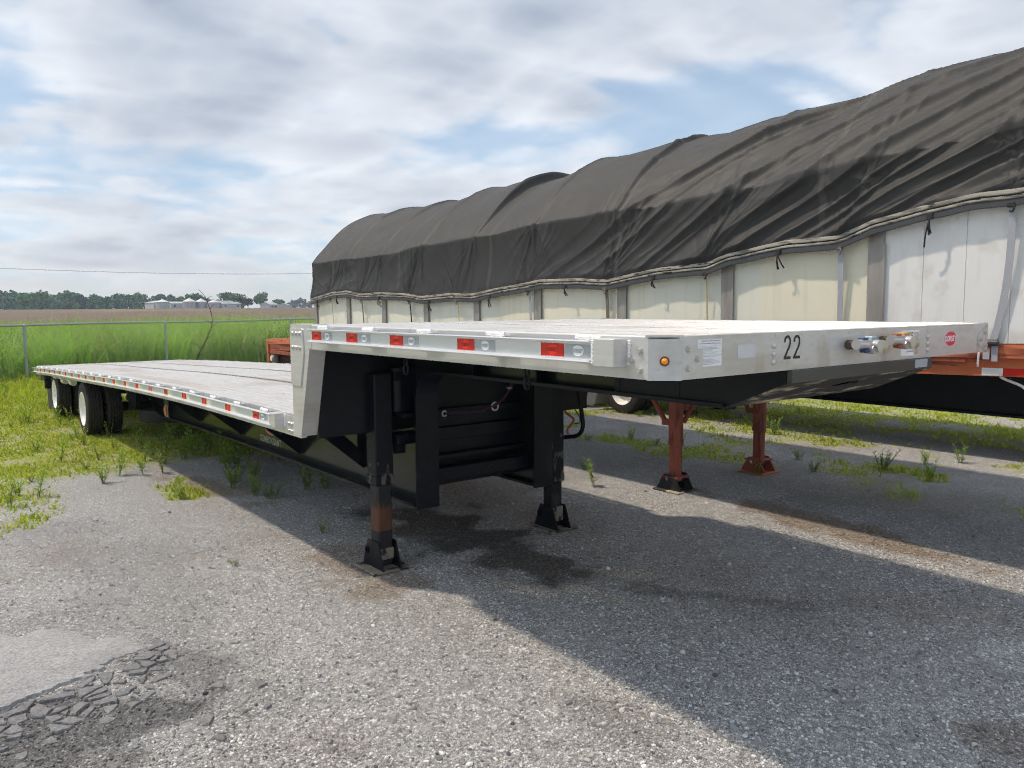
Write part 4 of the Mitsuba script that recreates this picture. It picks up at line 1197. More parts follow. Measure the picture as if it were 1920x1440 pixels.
    D += 0.020 * (two(Xg * 1.7, S * 2.2, 125) - 0.5) + 0.008 * (two(Xg * 5, S * 6, 126) - 0.5) + 0.010 * (ridged(two(Xg * 2.2 + S, S * 3.5 - Xg, 127)) - 0.4)
    # faint vertical pleats towards the rear
    D += 0.018 * (1 - front) * np.exp(-((S - 0.3) / 0.3) ** 2) * (ridged(one(Xg * 3.1 + 1.3 * S, 128)) - 0.4)
    for xb, a_k in ((-9.03, 0.012), (-7.97, 0.016), (-6.86, 0.026), (-5.70, 0.026), (-4.65, 0.030), (-3.46, 0.034), (-2.22, 0.016), (-1.05, 0.012), (0.1, 0.012)):   # the bows press through
        D += 0.6 * a_k * np.exp(-((Xg - xb - 0.02 * np.sin(S * 3)) / 0.028) ** 2) * np.clip((S - 0.1) / 0.3, 0, 1)
        D -= 0.3 * a_k * np.exp(-((Xg - xb) / 0.13) ** 2) * np.clip((S - 0.1) / 0.3, 0, 1)
    D += 0.014 * (1 - 0.6 * front) * np.clip((S - 0.6) / 0.3, 0, 1) * (ridged(two(Xg * 1.1 - 0.9 * S, S * 0.8 + Xg * 0.3, 131)) - 0.4)
    nx = np.zeros(V[:n0].shape)
    dv = np.gradient(V[:n0], axis=0)
    dxv = np.gradient(V[:n0], axis=1)
    nx = np.cross(dxv, dv)
    nx /= np.linalg.norm(nx, axis=2, keepdims=True) + 1e-9
    if nx[10, 100, 1] > 0:
        nx = -nx
    edge = np.clip(S / 0.05, 0.15, 1)
    fade = np.clip((2.25 - S) / 0.5, 0, 1)
    V[:n0] += nx * (D * edge * fade)[..., None]
    R_, Cn = V.shape[:2]
    i, j = np.meshgrid(np.arange(R_ - 1), np.arange(Cn - 1), indexing='ij')
    a = (i * Cn + j).ravel()
    f = np.vstack([np.stack([a, a + 1, a + Cn + 1], 1), np.stack([a, a + Cn + 1, a + Cn], 1)])
    m = trimesh.Trimesh(V.reshape(-1, 3), f, process=False)
    hem = V[0]
    ends = []
    for c in (0, Cn - 1):                                 # closed ends
        ring = V[:, c]
        ctr = np.array([[ring[0, 0], 3.275, 1.9]])
        vv = np.vstack([ring, ctr])
        ff = np.array([[q, q + 1, len(ring)] for q in range(len(ring) - 1)] + [[len(ring) - 1, 0, len(ring)]])
        ends.append(trimesh.Trimesh(vv, ff if c else ff[:, ::-1], process=False))
    return m, hem, ends


tm, hem, tends = tarp_mesh()
TP = thing('tarpaulin', 'black tarpaulin stretched over bows on the orange trailer, its pale hem strapped down', 'tarp')
part(TP, 'cover', tm, 'tarp_cloth', smooth=True)
for e in tends:
    part(TP, 'end_cover', e, 'tarp_cloth')
hs = hem[::3]
ripple = 0.006 * (meshkit.noise(np.stack([hs[:, 0] * 9, 0 * hs[:, 0], 0 * hs[:, 0]], -1), 3) - 0.5)


def band(z_top, z_bot, off, th, ks=1.0):
    n = len(hs)
    rows = []
    prof = [(off, z_top), (off - th, z_top - 0.004), (off - th * 1.15, (z_top + z_bot) / 2), (off - th, z_bot + 0.004), (off, z_bot)]
    for dy, dz in prof:
        rows.append(hs + np.stack([0 * ripple, dy + ripple * ks, np.full(n, dz)], 1))
    V = np.array(rows)
    R_, Cn = V.shape[:2]
    i, j = np.meshgrid(np.arange(R_), np.arange(Cn - 1), indexing='ij')
    a, b = (i * Cn + j).ravel(), (((i + 1) % R_) * Cn + j).ravel()
    f = np.vstack([np.stack([a, b, b + 1], 1), np.stack([a, b + 1, a + 1], 1)])
    return trimesh.Trimesh(V.reshape(-1, 3), f, process=False)


part(TP, 'hem_band', band(0.016, -0.012, -0.004, 0.006), 'hem_webbing', smooth=30, label='dirty white webbing band along the hem')
part(TP, 'hem_band', band(-0.0125, -0.020, -0.002, 0.003), 'tie_black')
part(TP, 'hem_band', band(-0.0205, -0.038, -0.003, 0.005), 'hem_webbing', smooth=30)
part(TP, 'hem_skirt', band(-0.0385, -0.082, 0.004, 0.005, 1.6), 'hem_vinyl', smooth=30)


def strap_mesh(x0, x1, w, slack=0.0, m_='strap_webbing', zb=None):
    z0 = float(hemf(x0)) - 0.06
    z1 = float(deck(x1)) + 0.0 if zb is None else zb
    n = 22
    t = np.linspace(0, 1, n)
    x = x0 + (x1 - x0) * (t ** 3.0 if slack else t) - slack * np.sin(math.pi * t) * t * 0.3
    y = 1.905 + (1.955 - 1.905) * t ** 0.5 - 0.0
    z = z0 + (z1 - z0) * t
    P = np.stack([x, y, z], 1)
    v = np.vstack([P + [-w / 2, 0, 0], P + [w / 2, 0, 0], P + [w / 2, 0.004, 0], P + [-w / 2, 0.004, 0]])
    f = []
    for i in range(n - 1):
        for A, B in ((0, 1), (1, 2), (2, 3), (3, 0)):
            f += [[A * n + i, B * n + i, B * n + i + 1], [A * n + i, B * n + i + 1, A * n + i + 1]]
    mm = trimesh.Trimesh(v, f, process=False)
    mm.fix_normals()
    return mm


for i, (xt, w, m_) in enumerate(zip(tie_x, (0.014, 0.032, 0.030, 0.016, 0.04, 0.05, 0.014, 0.05, 0.052), ('rope_yellow', 'strap_brown', 'tie_black', 'rope_yellow', 'strap_webbing', 'strap_brown', 'rope_yellow', 'strap_webbing', 'strap_webbing'))):
    last = i == len(tie_x) - 1
    part(TP, 'strap', strap_mesh(xt, xt - (0.09 if last else 0.012), w * 0.8, 0.03 if last else 0.0), m_)
    zk = float(hemf(xt)) - 0.075
    part(TP, 'hook', cat([box(xt - 0.022, xt + 0.022, 1.885, 1.915, zk - 0.012, zk + 0.02, 0.006), tube(smooth_path([(xt, 1.90, zk), (xt + 0.02, 1.885, zk - 0.02), (xt + 0.012, 1.89, zk - 0.035), (xt - 0.008, 1.90, zk - 0.03)], 4), 0.006, 6)]), 'strap_brown' if i % 2 else 'tie_black')
xl = -0.262
part(TP, 'strap_buckle', cat([box(xl - 0.035, xl + 0.035, 1.945, 1.972, 1.535, 1.575, 0.006), cyl((xl - 0.04, 1.95, 1.555), (xl + 0.04, 1.95, 1.555), 0.016, 10)]), 'hem_vinyl')
part(TP, 'strap_tail', cat([box(xl - 0.002, xl + 0.034, 1.966, 1.970, 1.440, 1.535), box(xl - 0.045, xl - 0.008, 1.955, 1.959, 1.452, 1.52)]), 'strap_webbing')
tail = smooth_path([(-0.43, 1.955, 1.54), (-0.36, 1.94, 1.562), (-0.30, 1.95, 1.555)], 5)
part(TP, 'strap_tail', tube(tail, 0.007, 6), 'tape_white', smooth=True)
part(TP, 'strap_tail', tube(smooth_path([(-0.325, 1.95, 1.50), (-0.332, 1.955, 1.44), (-0.335, 1.965, 1.405)], 4), [0.006] * 9, 6), 'tape_white', smooth=True)
part(TP, 'strap_tail', tube(smooth_path([(-0.24, 2.05, 1.345), (-0.20, 2.07, 1.32), (-0.11, 2.06, 1.285), (-0.06, 2.05, 1.25), (0.02, 2.05, 1.25)], 5), 0.009, 6), 'tape_white', smooth=True, label='loose white strap end hanging below the rail')
for xt in (-9.9, -9.2, -7.9, -6.62, -5.35, -4.1, -2.95, -1.72, -0.63):
    z = float(hemf(xt)) - 0.072
    mm = [box(xt - 0.02, xt + 0.02, 1.882, 1.90, z - 0.008, z + 0.035, 0.005)]
    for q in range(3):
        L = 0.05 + 0.07 * rng.random() + (0.09 if xt > -1 and q == 0 else 0)
        e = (rng.random(2) - 0.4) * 0.10
        mm.append(tube(smooth_path([(xt, 1.885, z), (xt + e[0] * 0.5, 1.88, z - L * 0.5), (xt + e[0], 1.90 + 0.02 * e[1], z - L)], 4), 0.0055, 5))
    part(TP, 'tie_cord', cat(mm), 'tie_black')

# ------------------------------------------------------------------ a third trailer beyond
PT = thing('parked_trailer', 'dark flatbed trailer parked beyond the orange one, only its white rimmed wheel showing', 'trailer')
part(PT, 'deck', box(-10.5, 1.5, 6.2, 8.8, 1.05, 1.22, 0.004), 'black_paint')
for y in (6.85, 8.1):
    part(PT, 'main_beam', box(-10.4, 1.2, y - 0.06, y + 0.06, 0.68, 1.05), 'black_paint')
for x in (-7.55, -8.9):
    for y, o_ in ((6.32, -1), (6.60, 1), (8.4, -1), (8.68, 1)):
        wheel(PT, x, y, o_)
    part(PT, 'axle', cyl((x, 6.3, 0.385), (x, 8.7, 0.385), 0.06, 12), 'black_paint')
    for y in (6.85, 8.1):
        part(PT, 'axle_spring', box(x - 0.4, x + 0.4, y - 0.05, y + 0.05, 0.42, 0.68, 0.02), 'black_paint')
part(PT, 'mud_flap', box(-8.21, -8.19, 6.18, 6.75, 0.10, 0.68), 'flap_rubber')
part(PT, 'mud_flap', box(-9.66, -9.64, 6.18, 6.75, 0.10, 0.68), 'flap_rubber')
for y in (6.95, 8.0):
    k = part(PT, 'landing_leg', box(-6.86, -6.74, y - 0.06, y + 0.06, 0.06, 0.69, 0.008), 'red_leg_paint')
    part(k, 'foot_plate', box(-6.94, -6.66, y - 0.14, y + 0.14, 0.004, 0.06, 0.004), 'black_paint')

# ------------------------------------------------------------------ chain link fence
FA, FB = np.array([-20.40, -0.91]), np.array([-24.15, 7.26])
fd = (FB - FA) / np.linalg.norm(FB - FA)
FE = thing('chain_link_fence', 'galvanised chain link fence with round top rail in front of the tall green grass', 'fence')
post_s = [-7.9, -3.95, 0.0, 3.97, 9.0, 13.0, 17.0]
fpos = lambda s: FA + fd * s
for s in post_s:
    x, y = fpos(s)
    k = part(FE, 'post', cyl((x, y, -0.05), (x, y, 1.43), 0.036, 12), 'galvanised', smooth=40)
    cap_ = trimesh.creation.icosphere(subdivisions=1, radius=0.045)
    cap_.apply_translation((x, y, 1.43))
    part(k, 'cap', cap_, 'galvanised', smooth=True)
s_ = np.linspace(post_s[0], post_s[-1], 60)
part(FE, 'top_rail', tube(np.c_[FA + np.outer(s_, fd), 1.435 + 0.012 * np.sin(s_ * 0.8) - 0.0016 * (s_ - 4)], 0.026, 8), 'galvanised', smooth=True)
wires = []
step, H = 0.075, 1.34
for s0 in np.arange(post_s[0] - H, post_s[-1], step):
    for sg in (1, -1):
        a, b = (s0, s0 + H) if sg > 0 else (s0 + H, s0)
        P0, P1 = np.r_[fpos(a), 0.06], np.r_[fpos(b), 1.40]
        wires.append(tube([P0, (P0 + P1) / 2, P1], 0.0014, 3))
part(FE, 'chain_link_mesh', cat(wires), 'wire_grey', kind='stuff')


# ------------------------------------------------------------------ vegetation
def blades(x, y, z, h, w, lean, col, seg=3, droop=0.5, tipcol=None):
    """grass blades as tapered bent strips"""
    n = len(x)
    a = rng.random(n) * 2 * np.pi
    side = np.stack([np.cos(a), np.sin(a), 0 * a], 1)
    b = rng.random(n) * 2 * np.pi
    dirn = np.stack([np.cos(b), np.sin(b), 0 * b], 1) * lean[:, None]
    base = np.stack([x, y, z], 1)
    V, C = [], []
    for k in range(seg):
        t = k / seg
        c = base + dirn * h[:, None] * (t ** 1.8) + np.stack([0 * h, 0 * h, h * (t - droop * lean * t ** 3 * 0.6)], 1)
        ww = (w * (1 - 0.75 * t) * 0.5)[:, None]
        V += [c - side * ww, c + side * ww]
        C += [col * (0.62 + 0.38 * t)] * 2 if False else [col] * 2
    tip = base + dirn * h[:, None] + np.stack([0 * h, 0 * h, h * (1 - droop * lean * 0.6)], 1)
    V.append(tip)
    C.append(col if tipcol is None else tipcol)
    V = np.stack(V, 1)
    m = V.shape[1]
    f = []
    for k in range(seg - 1):
        f += [[2 * k, 2 * k + 1, 2 * k + 3], [2 * k, 2 * k + 3, 2 * k + 2]]
    f.append([m - 3, m - 2, m - 1])
    F = (np.array(f)[None] + (np.arange(n) * m)[:, None, None]).reshape(-1, 3)
    return trimesh.Trimesh(V.reshape(-1, 3), F, process=False), np.stack(C, 1).reshape(-1, 3)


def tall_grass():
    N = 34000
    s = post_s[0] - 2 + (post_s[-1] - post_s[0] + 2) * rng.random(N)
    away = 0.25 + 15.0 * rng.random(N) ** 1.6
    nrm = np.array([fd[1], -fd[0]])
    if nrm[0] > 0:
        nrm = -nrm
    P = FA + np.outer(s, fd) + np.outer(away, nrm)
    clump = meshkit.fbm(np.c_[P * 0.55, np.zeros(N)], 3, 50)
    h = (1.22 + 0.42 * rng.random(N) ** 1.5) * (0.84 + 0.36 * clump) + 0.20 * np.clip(s / 10, -0.3, 1)
    h *= np.where(rng.random(N) < 0.3, 0.6, 1)
    tone = meshkit.fbm(np.c_[P * 0.9, np.zeros(N) + 3], 3, 51)
    g = np.array([0.29, 0.48, 0.07]) * (0.75 + 0.5 * rng.random((N, 1))) * (0.45 + 1.1 * tone[:, None])
    g = np.where(rng.random((N, 1)) < 0.14, np.array([0.44, 0.56, 0.20]) * (0.8 + 0.4 * rng.random((N, 1))), g)
    g = np.where(rng.random((N, 1)) < 0.035, np.array([0.42, 0.36, 0.20]), g)
    return blades(P[:, 0], P[:, 1], np.zeros(N), h, 0.028 + 0.030 * rng.random(N), 0.15 + 0.6 * rng.random(N) ** 1.3, g, 4, 0.8, g * np.array([1.25, 1.15, 1.2]))


m, c = tall_grass()
single('tall_grass', m, 'leaf_matter', 'dense tall green grass standing behind the chain link fence', 'grass', kind='stuff', color=c)


def ground_cover():
    N = 900000
    x, y = -27 + 30 * rng.random(N), -5.5 + 17.5 * rng.random(N)
    d = np.hypot(x - CAM[0], y - CAM[1])
    th = np.degrees(np.arctan2(y - CAM[1], x - CAM[0]))
    ok = (np.abs(th - 142.3) < 38) & (d > 3) & (rng.random(N) < np.clip(1.5 / (1 + (d / 9) ** 2), 0.12, 1))
    x, y, d = x[ok], y[ok], d[ok]
    g = np.array(green_amount(mi.Float(x), mi.Float(y)))
    patch = meshkit.fbm(np.stack([x * 2.2, y * 2.2, 0 * x], -1), 4, 60)
    ok = rng.random(len(x)) < np.clip((g - 0.10) * 1.6, 0, 1) * np.clip((patch - 0.22) * 3.4, 0.15, 1)
    ok &= ~((y > 3.5) & (rng.random(len(x)) < 0.45))
    dark = (np.abs(y - 0.1) < 1.15) & (x > -15.3) & (x < -5)
    ok &= ~(dark & (rng.random(len(x)) < 0.5))
    x, y, d, g, patch = x[ok], y[ok], d[ok], g[ok], patch[ok]
    n = min(len(x), 220000)
    x, y, d, g, patch = (q[:n] for q in (x, y, d, g, patch))
    tall = np.clip((-x - 13.0) / 7, 0, 1) * (y < 3)
    h = (0.018 + 0.065 * rng.random(n) ** 2.2) * (0.6 + 0.9 * patch) + tall * 0.5 * rng.random(n) ** 1.5
    k = rng.random((n, 1))
    col = np.where(k < 0.55, [0.45, 0.52, 0.05], np.where(k < 0.85, [0.31, 0.45, 0.05], [0.48, 0.44, 0.15])) * (0.7 + 0.6 * rng.random((n, 1)))
    return blades(x, y, np.zeros(n), h, 0.007 + 0.010 * rng.random(n) + 0.0007 * d, 0.3 + 0.7 * rng.random(n), col, 2, 0.6)


m, c = ground_cover()
single('ground_cover', m, 'leaf_matter', 'low yellow green grass and moss creeping over the gravel', 'grass', kind='stuff', color=c)


def weed_shape(kind, h, seed):
    """a branching herb: stems with whorls of narrow leaves; returns (stem mesh, leaf mesh, leaf colours)"""
    r = np.random.default_rng(seed)
    stems, LV, LC = [], [], []
    for s in range({'a': 3, 'b': 6, 'c': 4, 'd': 9}[kind]):
        az, lean = r.random() * 6.28, (0.05 + 0.25 * r.random()) if kind != 'd' else 0.3 + 0.4 * r.random()
        hh = h * (0.6 + 0.4 * r.random()) * (1.0 if s else 1.05)
        d = np.array([math.cos(az) * lean, math.sin(az) * lean, 1.0])
        off = np.array([math.cos(az), math.sin(az), 0]) * 0.035 * r.random()
        t = np.linspace(0, 1, 5)[:, None]
        path = off + d * hh * t + np.array([math.cos(az), math.sin(az), 0]) * 0.06 * h * t ** 2
        stems.append(tube(path, np.linspace(0.004, 0.0018, 5) * (h / 0.3) ** 0.5, 4))
        nl = int((10 + 8 * r.random()) * (1 if kind != 'b' else 0.9))
        for i in range(nl):
            f = 0.12 + 0.88 * (i + 0.5) / nl
            p = off + d * hh * f + np.array([math.cos(az), math.sin(az), 0]) * 0.06 * h * f ** 2
            a = i * 2.4 + r.random()
            L = h * (0.20 + 0.12 * r.random()) * (1.15 - 0.45 * f) * (1.0 if kind != 'c' else 0.7)
            up = 0.35 + 0.7 * f + 0.3 * (r.random() - 0.5)
            ld = np.array([math.cos(a), math.sin(a), up])
            ld /= np.linalg.norm(ld)
            sd = np.cross(ld, [0, 0, 1.0])
            sd /= np.linalg.norm(sd)
            w = L * (0.13 if kind != 'c' else 0.24)
            mid = p + ld * L * 0.45 + np.array([0, 0, 0.02 * L])
            tip = p + ld * L - np.array([0, 0, 0.28 * L * r.random()])
            LV.append(np.array([p, mid - sd * w, mid + sd * w, tip]))
            g = np.array([0.27, 0.42, 0.06]) if kind in 'ab' else np.array([0.19, 0.32, 0.08]) if kind == 'd' else np.array([0.33, 0.40, 0.08])
            LC.append(np.tile(g * (0.65 + 0.35 * f + 0.35 * r.random()), (4, 1)))
    n = len(LV)
    F = (np.array([[0, 1, 2], [1, 3, 2]])[None] + (np.arange(n) * 4)[:, None, None]).reshape(-1, 3)
    return cat(stems), trimesh.Trimesh(np.vstack(LV), F, process=False), np.vstack(LC)


plain('weed_stem', (0.13, 0.15, 0.05), 0.7)
protos = []
for i, (kind, h) in enumerate((('a', 0.34), ('b', 0.26), ('c', 0.30), ('d', 0.16), ('a', 0.5), ('b', 0.38))):
    st, lf, lc = weed_shape(kind, h, 100 + i)
    protos.append((mikit.ply(st, 'weed_stem'), mikit.ply(lf, 'leaf_matter', color=lc)))


def weed(x, y, k, sc, rot, label, group=None):
    t = thing('weed_plant', label, 'weed', group)
    tw = T().translate([float(x), float(y), float(on_yard(x, y))]) @ T().rotate([0, 0, 1], float(rot)) @ T().scale(float(sc))
    scene[t + '__stem'] = {**protos[k][0], 'to_world': tw}
    scene[t + '__leaf'] = {**protos[k][1], 'to_world': tw}


for x, y, k, sc, lab in (
    (-3.89, 2.10, 0, 0.85, 'upright leafy weed on the sunlit gravel right of the far black landing leg'),
    (-4.07, -0.73, 1, 0.45, 'tiny sprig of weed just left of the near black landing leg'),
    (-6.01, -1.28, 1, 0.75, 'bright weed tuft at the shadow edge, standing alone on the gravel below the lower deck'),
    (-4.63, 6.22, 1, 1.05, 'bushy green weed right of the far red landing leg'),
    (-7.15, -2.49, 1, 0.8, 'bright green weed at the left picture edge, the nearest on the mossy margin'),
    (-3.71, -1.55, 3, 0.4, 'flat yellowish sprout on open gravel left of the near landing leg'),
    (-2.49, 5.09, 3, 1.6, 'spreading dark green weed in the tarp trailer shadow'),
    (-2.34, 5.74, 1, 0.8, 'yellow green weed at the sunny strip right of the spreading dark weed')):
    weed(x, y, k, sc, rng.random() * 360, lab)
for x, y in ((-6.39, -0.65), (-5.46, -0.61), (-5.66, -0.69), (-6.5, -0.4), (-5.6, -0.2), (-6.15, -0.75), (-5.51, -0.05)):
    weed(x, y, 1 if rng.random() < 0.6 else 3, 0.85 + 0.4 * rng.random(), rng.random() * 360, 'low shaded weed on the gravel under the front of the lower deck', 'weeds under the lower deck')
for i in range(34):
    x, y = -10.3 + 3.2 * rng.random(), -0.75 + 1.3 * rng.random()
    weed(x, y, int(rng.choice([0, 1, 4, 5])), 0.8 + 0.5 * rng.random(), rng.random() * 360, 'leafy weed in the shaded thicket under the trailer ahead of its wheels', 'thicket of weeds under the trailer')
for x, y in ((-7.92, -1.2), (-7.62, -1.51), (-8.17, -1.73), (-7.28, -1.73), (-7.5, -1.3), (-8.3, -1.1), (-7.0, -2.35), (-6.8, -2.6), (-7.9, -2.3), (-8.9, -1.9), (-9.4, -1.2), (-10.0, -1.45), (-8.7, -1.5), (-9.9, -2.0), (-10.5, -1.5), (-9.2, -0.9), (-7.4, -1.1), (-8.0, -0.95)):
    weed(x + 0.1 * rng.random(), y, int(rng.choice([0, 1, 2, 3, 4])), 0.45 + 0.55 * rng.random(), rng.random() * 360, 'thin stemmed weed on the mossy ground left of the trailer', 'weeds left of the trailer')
for i in range(22):
    x, y = -11.0 - 9.0 * rng.random(), -1.45 - 1.4 * rng.random()
    weed(x, y, int(rng.choice([1, 2, 4, 5])), 0.5 + 0.7 * rng.random(), rng.random() * 360, 'weed rising from the rough grass beside the rear wheels', 'weeds beside the rear wheels')
for x, y, lab in ((-10.55, -1.42, 'weed at the outer side of the front outer tyre'), (-10.4, -1.05, 'weed against the tread of the front outer tyre'), (-12.3, -1.38, 'weed outside the deck edge between the two axles'),
                  (-11.86, -1.11, 'weed between the two axles, just behind the front tyre'), (-10.35, -0.7, 'weed against the tread of the front inner tyre'), (-12.6, -1.2, 'weed against the tread of the rear outer tyre')):
    weed(x, y, int(rng.choice([0, 4, 2])), 0.7 + 0.3 * rng.random(), rng.random() * 360, lab, 'weeds against the tyres')
for i in range(16):
    x, y = -8.5 + 7.5 * rng.random(), 5.9 + 4.2 * rng.random() ** 1.3
    weed(x, y, int(rng.choice([1, 3, 5])), 0.35 + 0.5 * rng.random(), rng.random() * 360, 'small weed on the ground around the farthest trailer', 'weeds around the farthest trailer')
for x, y in ((-5.1, 4.34), (-4.57, 2.59), (-3.19, 3.81), (-4.6, 4.1), (-5.6, 4.4), (-4.9, 4.6), (-2.9, 4.4), (-1.9, 4.9), (-3.4, 4.9), (-5.9, 3.9)):
    weed(x, y, int(rng.choice([1, 3])), 0.6 + 0.4 * rng.random(), rng.random() * 360, 'low weed in the shade around the red landing legs', 'weeds around the red landing legs')

# bare dead sapling by the fence
DS = thing('dead_sapling', 'bare leafless sapling leaning up past the fence rail behind the lower deck', 'sapling')
tr_ = smooth_path([(-22.25, 3.60, 0.0), (-22.25, 3.60, 0.36), (-22.2, 3.78, 0.75), (-22.15, 3.93, 1.09), (-22.12, 4.03, 1.40), (-22.14, 3.96, 1.87), (-22.19, 3.81, 2.25), (-22.2, 3.70, 2.36)], 5)
part(DS, 'trunk', tube(tr_, np.linspace(0.024, 0.006, len(tr_)), 6), 'bark', smooth=True)
for i, dy, dz in ((26, 0.16, 0.16), (20, -0.22, 0.12), (17, 0.2, 0.22), (12, 0.3, 0.25), (9, -0.35, 0.22), (6, 0.4, 0.12), (4, -0.6, 0.05), (30, 0.16, 0.10), (3, 0.55, 0.06)):
    b_ = tr_[i]
    part(DS, 'branch', tube(smooth_path([b_, b_ + [0.02, dy * 0.5, dz * 0.7], b_ + [0.05, dy, dz]], 3), np.linspace(0.011, 0.004, 7), 4), 'bark')


def foliage(blobs, n, leaf, col, seed, vary=0.35):
    r = np.random.default_rng(seed)
    V, C = [], []
    w = np.array([b[3] * b[4] * b[5] for b in blobs]) ** 0.67
    for b, k in zip(blobs, np.maximum(3, (n * w / w.sum()).astype(int))):
        d = r.normal(size=(k, 3))
        d /= np.linalg.norm(d, axis=1, keepdims=True)
        p = np.array(b[:3]) + d * np.array(b[3:6]) * (0.62 + 0.42 * r.random((k, 1)))
        nrm = d + 0.6 * r.normal(size=(k, 3))
        nrm /= np.linalg.norm(nrm, axis=1, keepdims=True)
        a = np.cross(nrm, r.normal(size=(k, 3)))
        a /= np.linalg.norm(a, axis=1, keepdims=True)
        c = np.cross(nrm, a)
        s = leaf * (0.6 + 0.8 * r.random((k, 1)))
        V.append(np.stack([p + a * s, p + c * s * 0.8, p - a * s * 0.9, p - c * s * 0.8], 1))
        tone = (1 + vary * (r.random((k, 1)) - 0.5)) * (1 + vary * 0.7 * (r.random() - 0.5))
        C.append(np.repeat((np.array(col) * tone)[:, None], 4, 1))
    V, C = np.concatenate(V), np.concatenate(C)
    n = len(V)
    F = (np.array([[0, 1, 2], [0, 2, 3]])[None] + (np.arange(n) * 4)[:, None, None]).reshape(-1, 3)
    return trimesh.Trimesh(V.reshape(-1, 3), F, process=False), C.reshape(-1, 3)


def far_tree(name, x, y, z0, h, w, col, label, n, leaf, seed, group=None, lobes=9):
    r = np.random.default_rng(seed)
    t = thing(name, label, 'tree', group)
    part(t, 'trunk', cat([tube([(x, y, z0 - 0.5), (x, y, z0 + h * 0.35), (x + 0.1, y, z0 + h * 0.6)], [h * 0.035, h * 0.025, h * 0.012], 7)] +
                         [tube([(x, y, z0 + h * 0.3), (x + w * 0.25 * math.cos(a), y + w * 0.25 * math.sin(a), z0 + h * 0.62)], [h * 0.015, h * 0.006], 5) for a in (0.4, 2.5, 4.4)]), 'bark')
    bl = [(x + w * 0.30 * r.normal() * 0.8, y + w * 0.30 * r.normal() * 0.8, z0 + h * (0.42 + 0.42 * r.random()), w * (0.20 + 0.13 * r.random()), w * (0.20 + 0.13 * r.random()), h * (0.13 + 0.10 * r.random())) for _ in range(lobes)]
    bl.append((x, y, z0 + h * 0.6, w * 0.38, w * 0.38, h * 0.34))
    fm, fc = foliage(bl, n, leaf, col, seed)
    part(t, 'crown', fm, 'far_foliage', color=fc)


G1 = (0.065, 0.125, 0.04)
far_tree('broadleaf_tree', -455.5, 46.9, 2.2, 6.0, 5.5, (0.10, 0.15, 0.05), 'pale green small tree standing before the left end of the wood', 700, 0.42, 1)
far_tree('broadleaf_tree', -452.9, 66.2, 2.2, 4.0, 4.2, (0.11, 0.125, 0.06), 'stunted yellowish tree before the middle of the wood', 500, 0.36, 2)
far_tree('broadleaf_tree', -437.0, 143.0, 1.8, 9.4, 12.5, G1, 'broad dark green tree right of the grain bins', 1800, 0.5, 3, lobes=14)
far_tree('broadleaf_tree', -432.1, 149.6, 2.0, 5.4, 5.8, (0.045, 0.028, 0.036), 'dark purple leaved tree beside the broad green one', 700, 0.42, 4)
far_tree('broadleaf_tree', -429.7, 156.2, 1.9, 9.3, 6.6, (0.10, 0.15, 0.05), 'tall round topped tree standing alone right of the purple one', 1100, 0.46, 5)
far_tree('broadleaf_tree', -426.7, 164.0, 1.9, 5.2, 5.6, G1, 'short rounded tree nearest the tarpaulin on the horizon', 700, 0.42, 6)


def wood_line(px0, px1, seed, dist, hts, n_tree, leaf, col):
    r = np.random.default_rng(seed)
    bl, out = [], []
    for i in range(n_tree):
        f = (i + r.random()) / n_tree
        d = dist + 45 * r.random()
        ang = math.radians(np.interp(f, [0, 1], [px0, px1]))
        x, y = CAM[0] + d * math.cos(ang), CAM[1] + d * math.sin(ang)
        h = np.interp(f, np.linspace(0, 1, len(hts)), hts) * (0.72 + 0.42 * r.random())
        w = h * (0.40 + 0.2 * r.random())
        cc = np.array(col) * (0.75 + 0.9 * r.random()) * (1 + 0.14 * r.normal(size=3) * [1, 0.4, 0.5])
        b = [(x, y, 2.1 + h * 0.45, w * 0.62, w * 0.62, h * 0.46)]
        b += [(x + w * 0.7 * r.normal(), y + w * 0.5 * r.normal(), 2.1 + h * 0.16, w * 0.6, w * 0.5, h * 0.2)]
        b += [(x + w * 0.4 * r.normal(), y + w * 0.4 * r.normal(), 2.1 + h * (0.45 + 0.42 * r.random()), w * 0.33, w * 0.33, h * 0.17) for _ in range(6)]
        out.append(foliage(b, 420, leaf * (h / 10), np.clip(cc, 0.01, 1), seed * 1000 + i, 0.3))
    return cat([o[0] for o in out]), np.vstack([o[1] for o in out])


m, c = wood_line(180.5, 160.8, 21, 520, [10.5, 11.2, 11.3, 10.0, 9.5, 9.2, 10.2, 8.4, 7.0], 78, 0.85, (0.072, 0.142, 0.058))
single('distant_wood', m, 'far_foliage', 'long dark green belt of woodland along the horizon at the left', 'wood', kind='stuff', color=c)
m, c = wood_line(158.0, 148.0, 22, 900, [9.5, 10.5, 9, 9], 40, 0.8, (0.055, 0.08, 0.036))
single('far_hedge', m, 'far_foliage', 'thin bluish line of trees on the horizon just left of the tarpaulin', 'trees', kind='stuff', color=c)


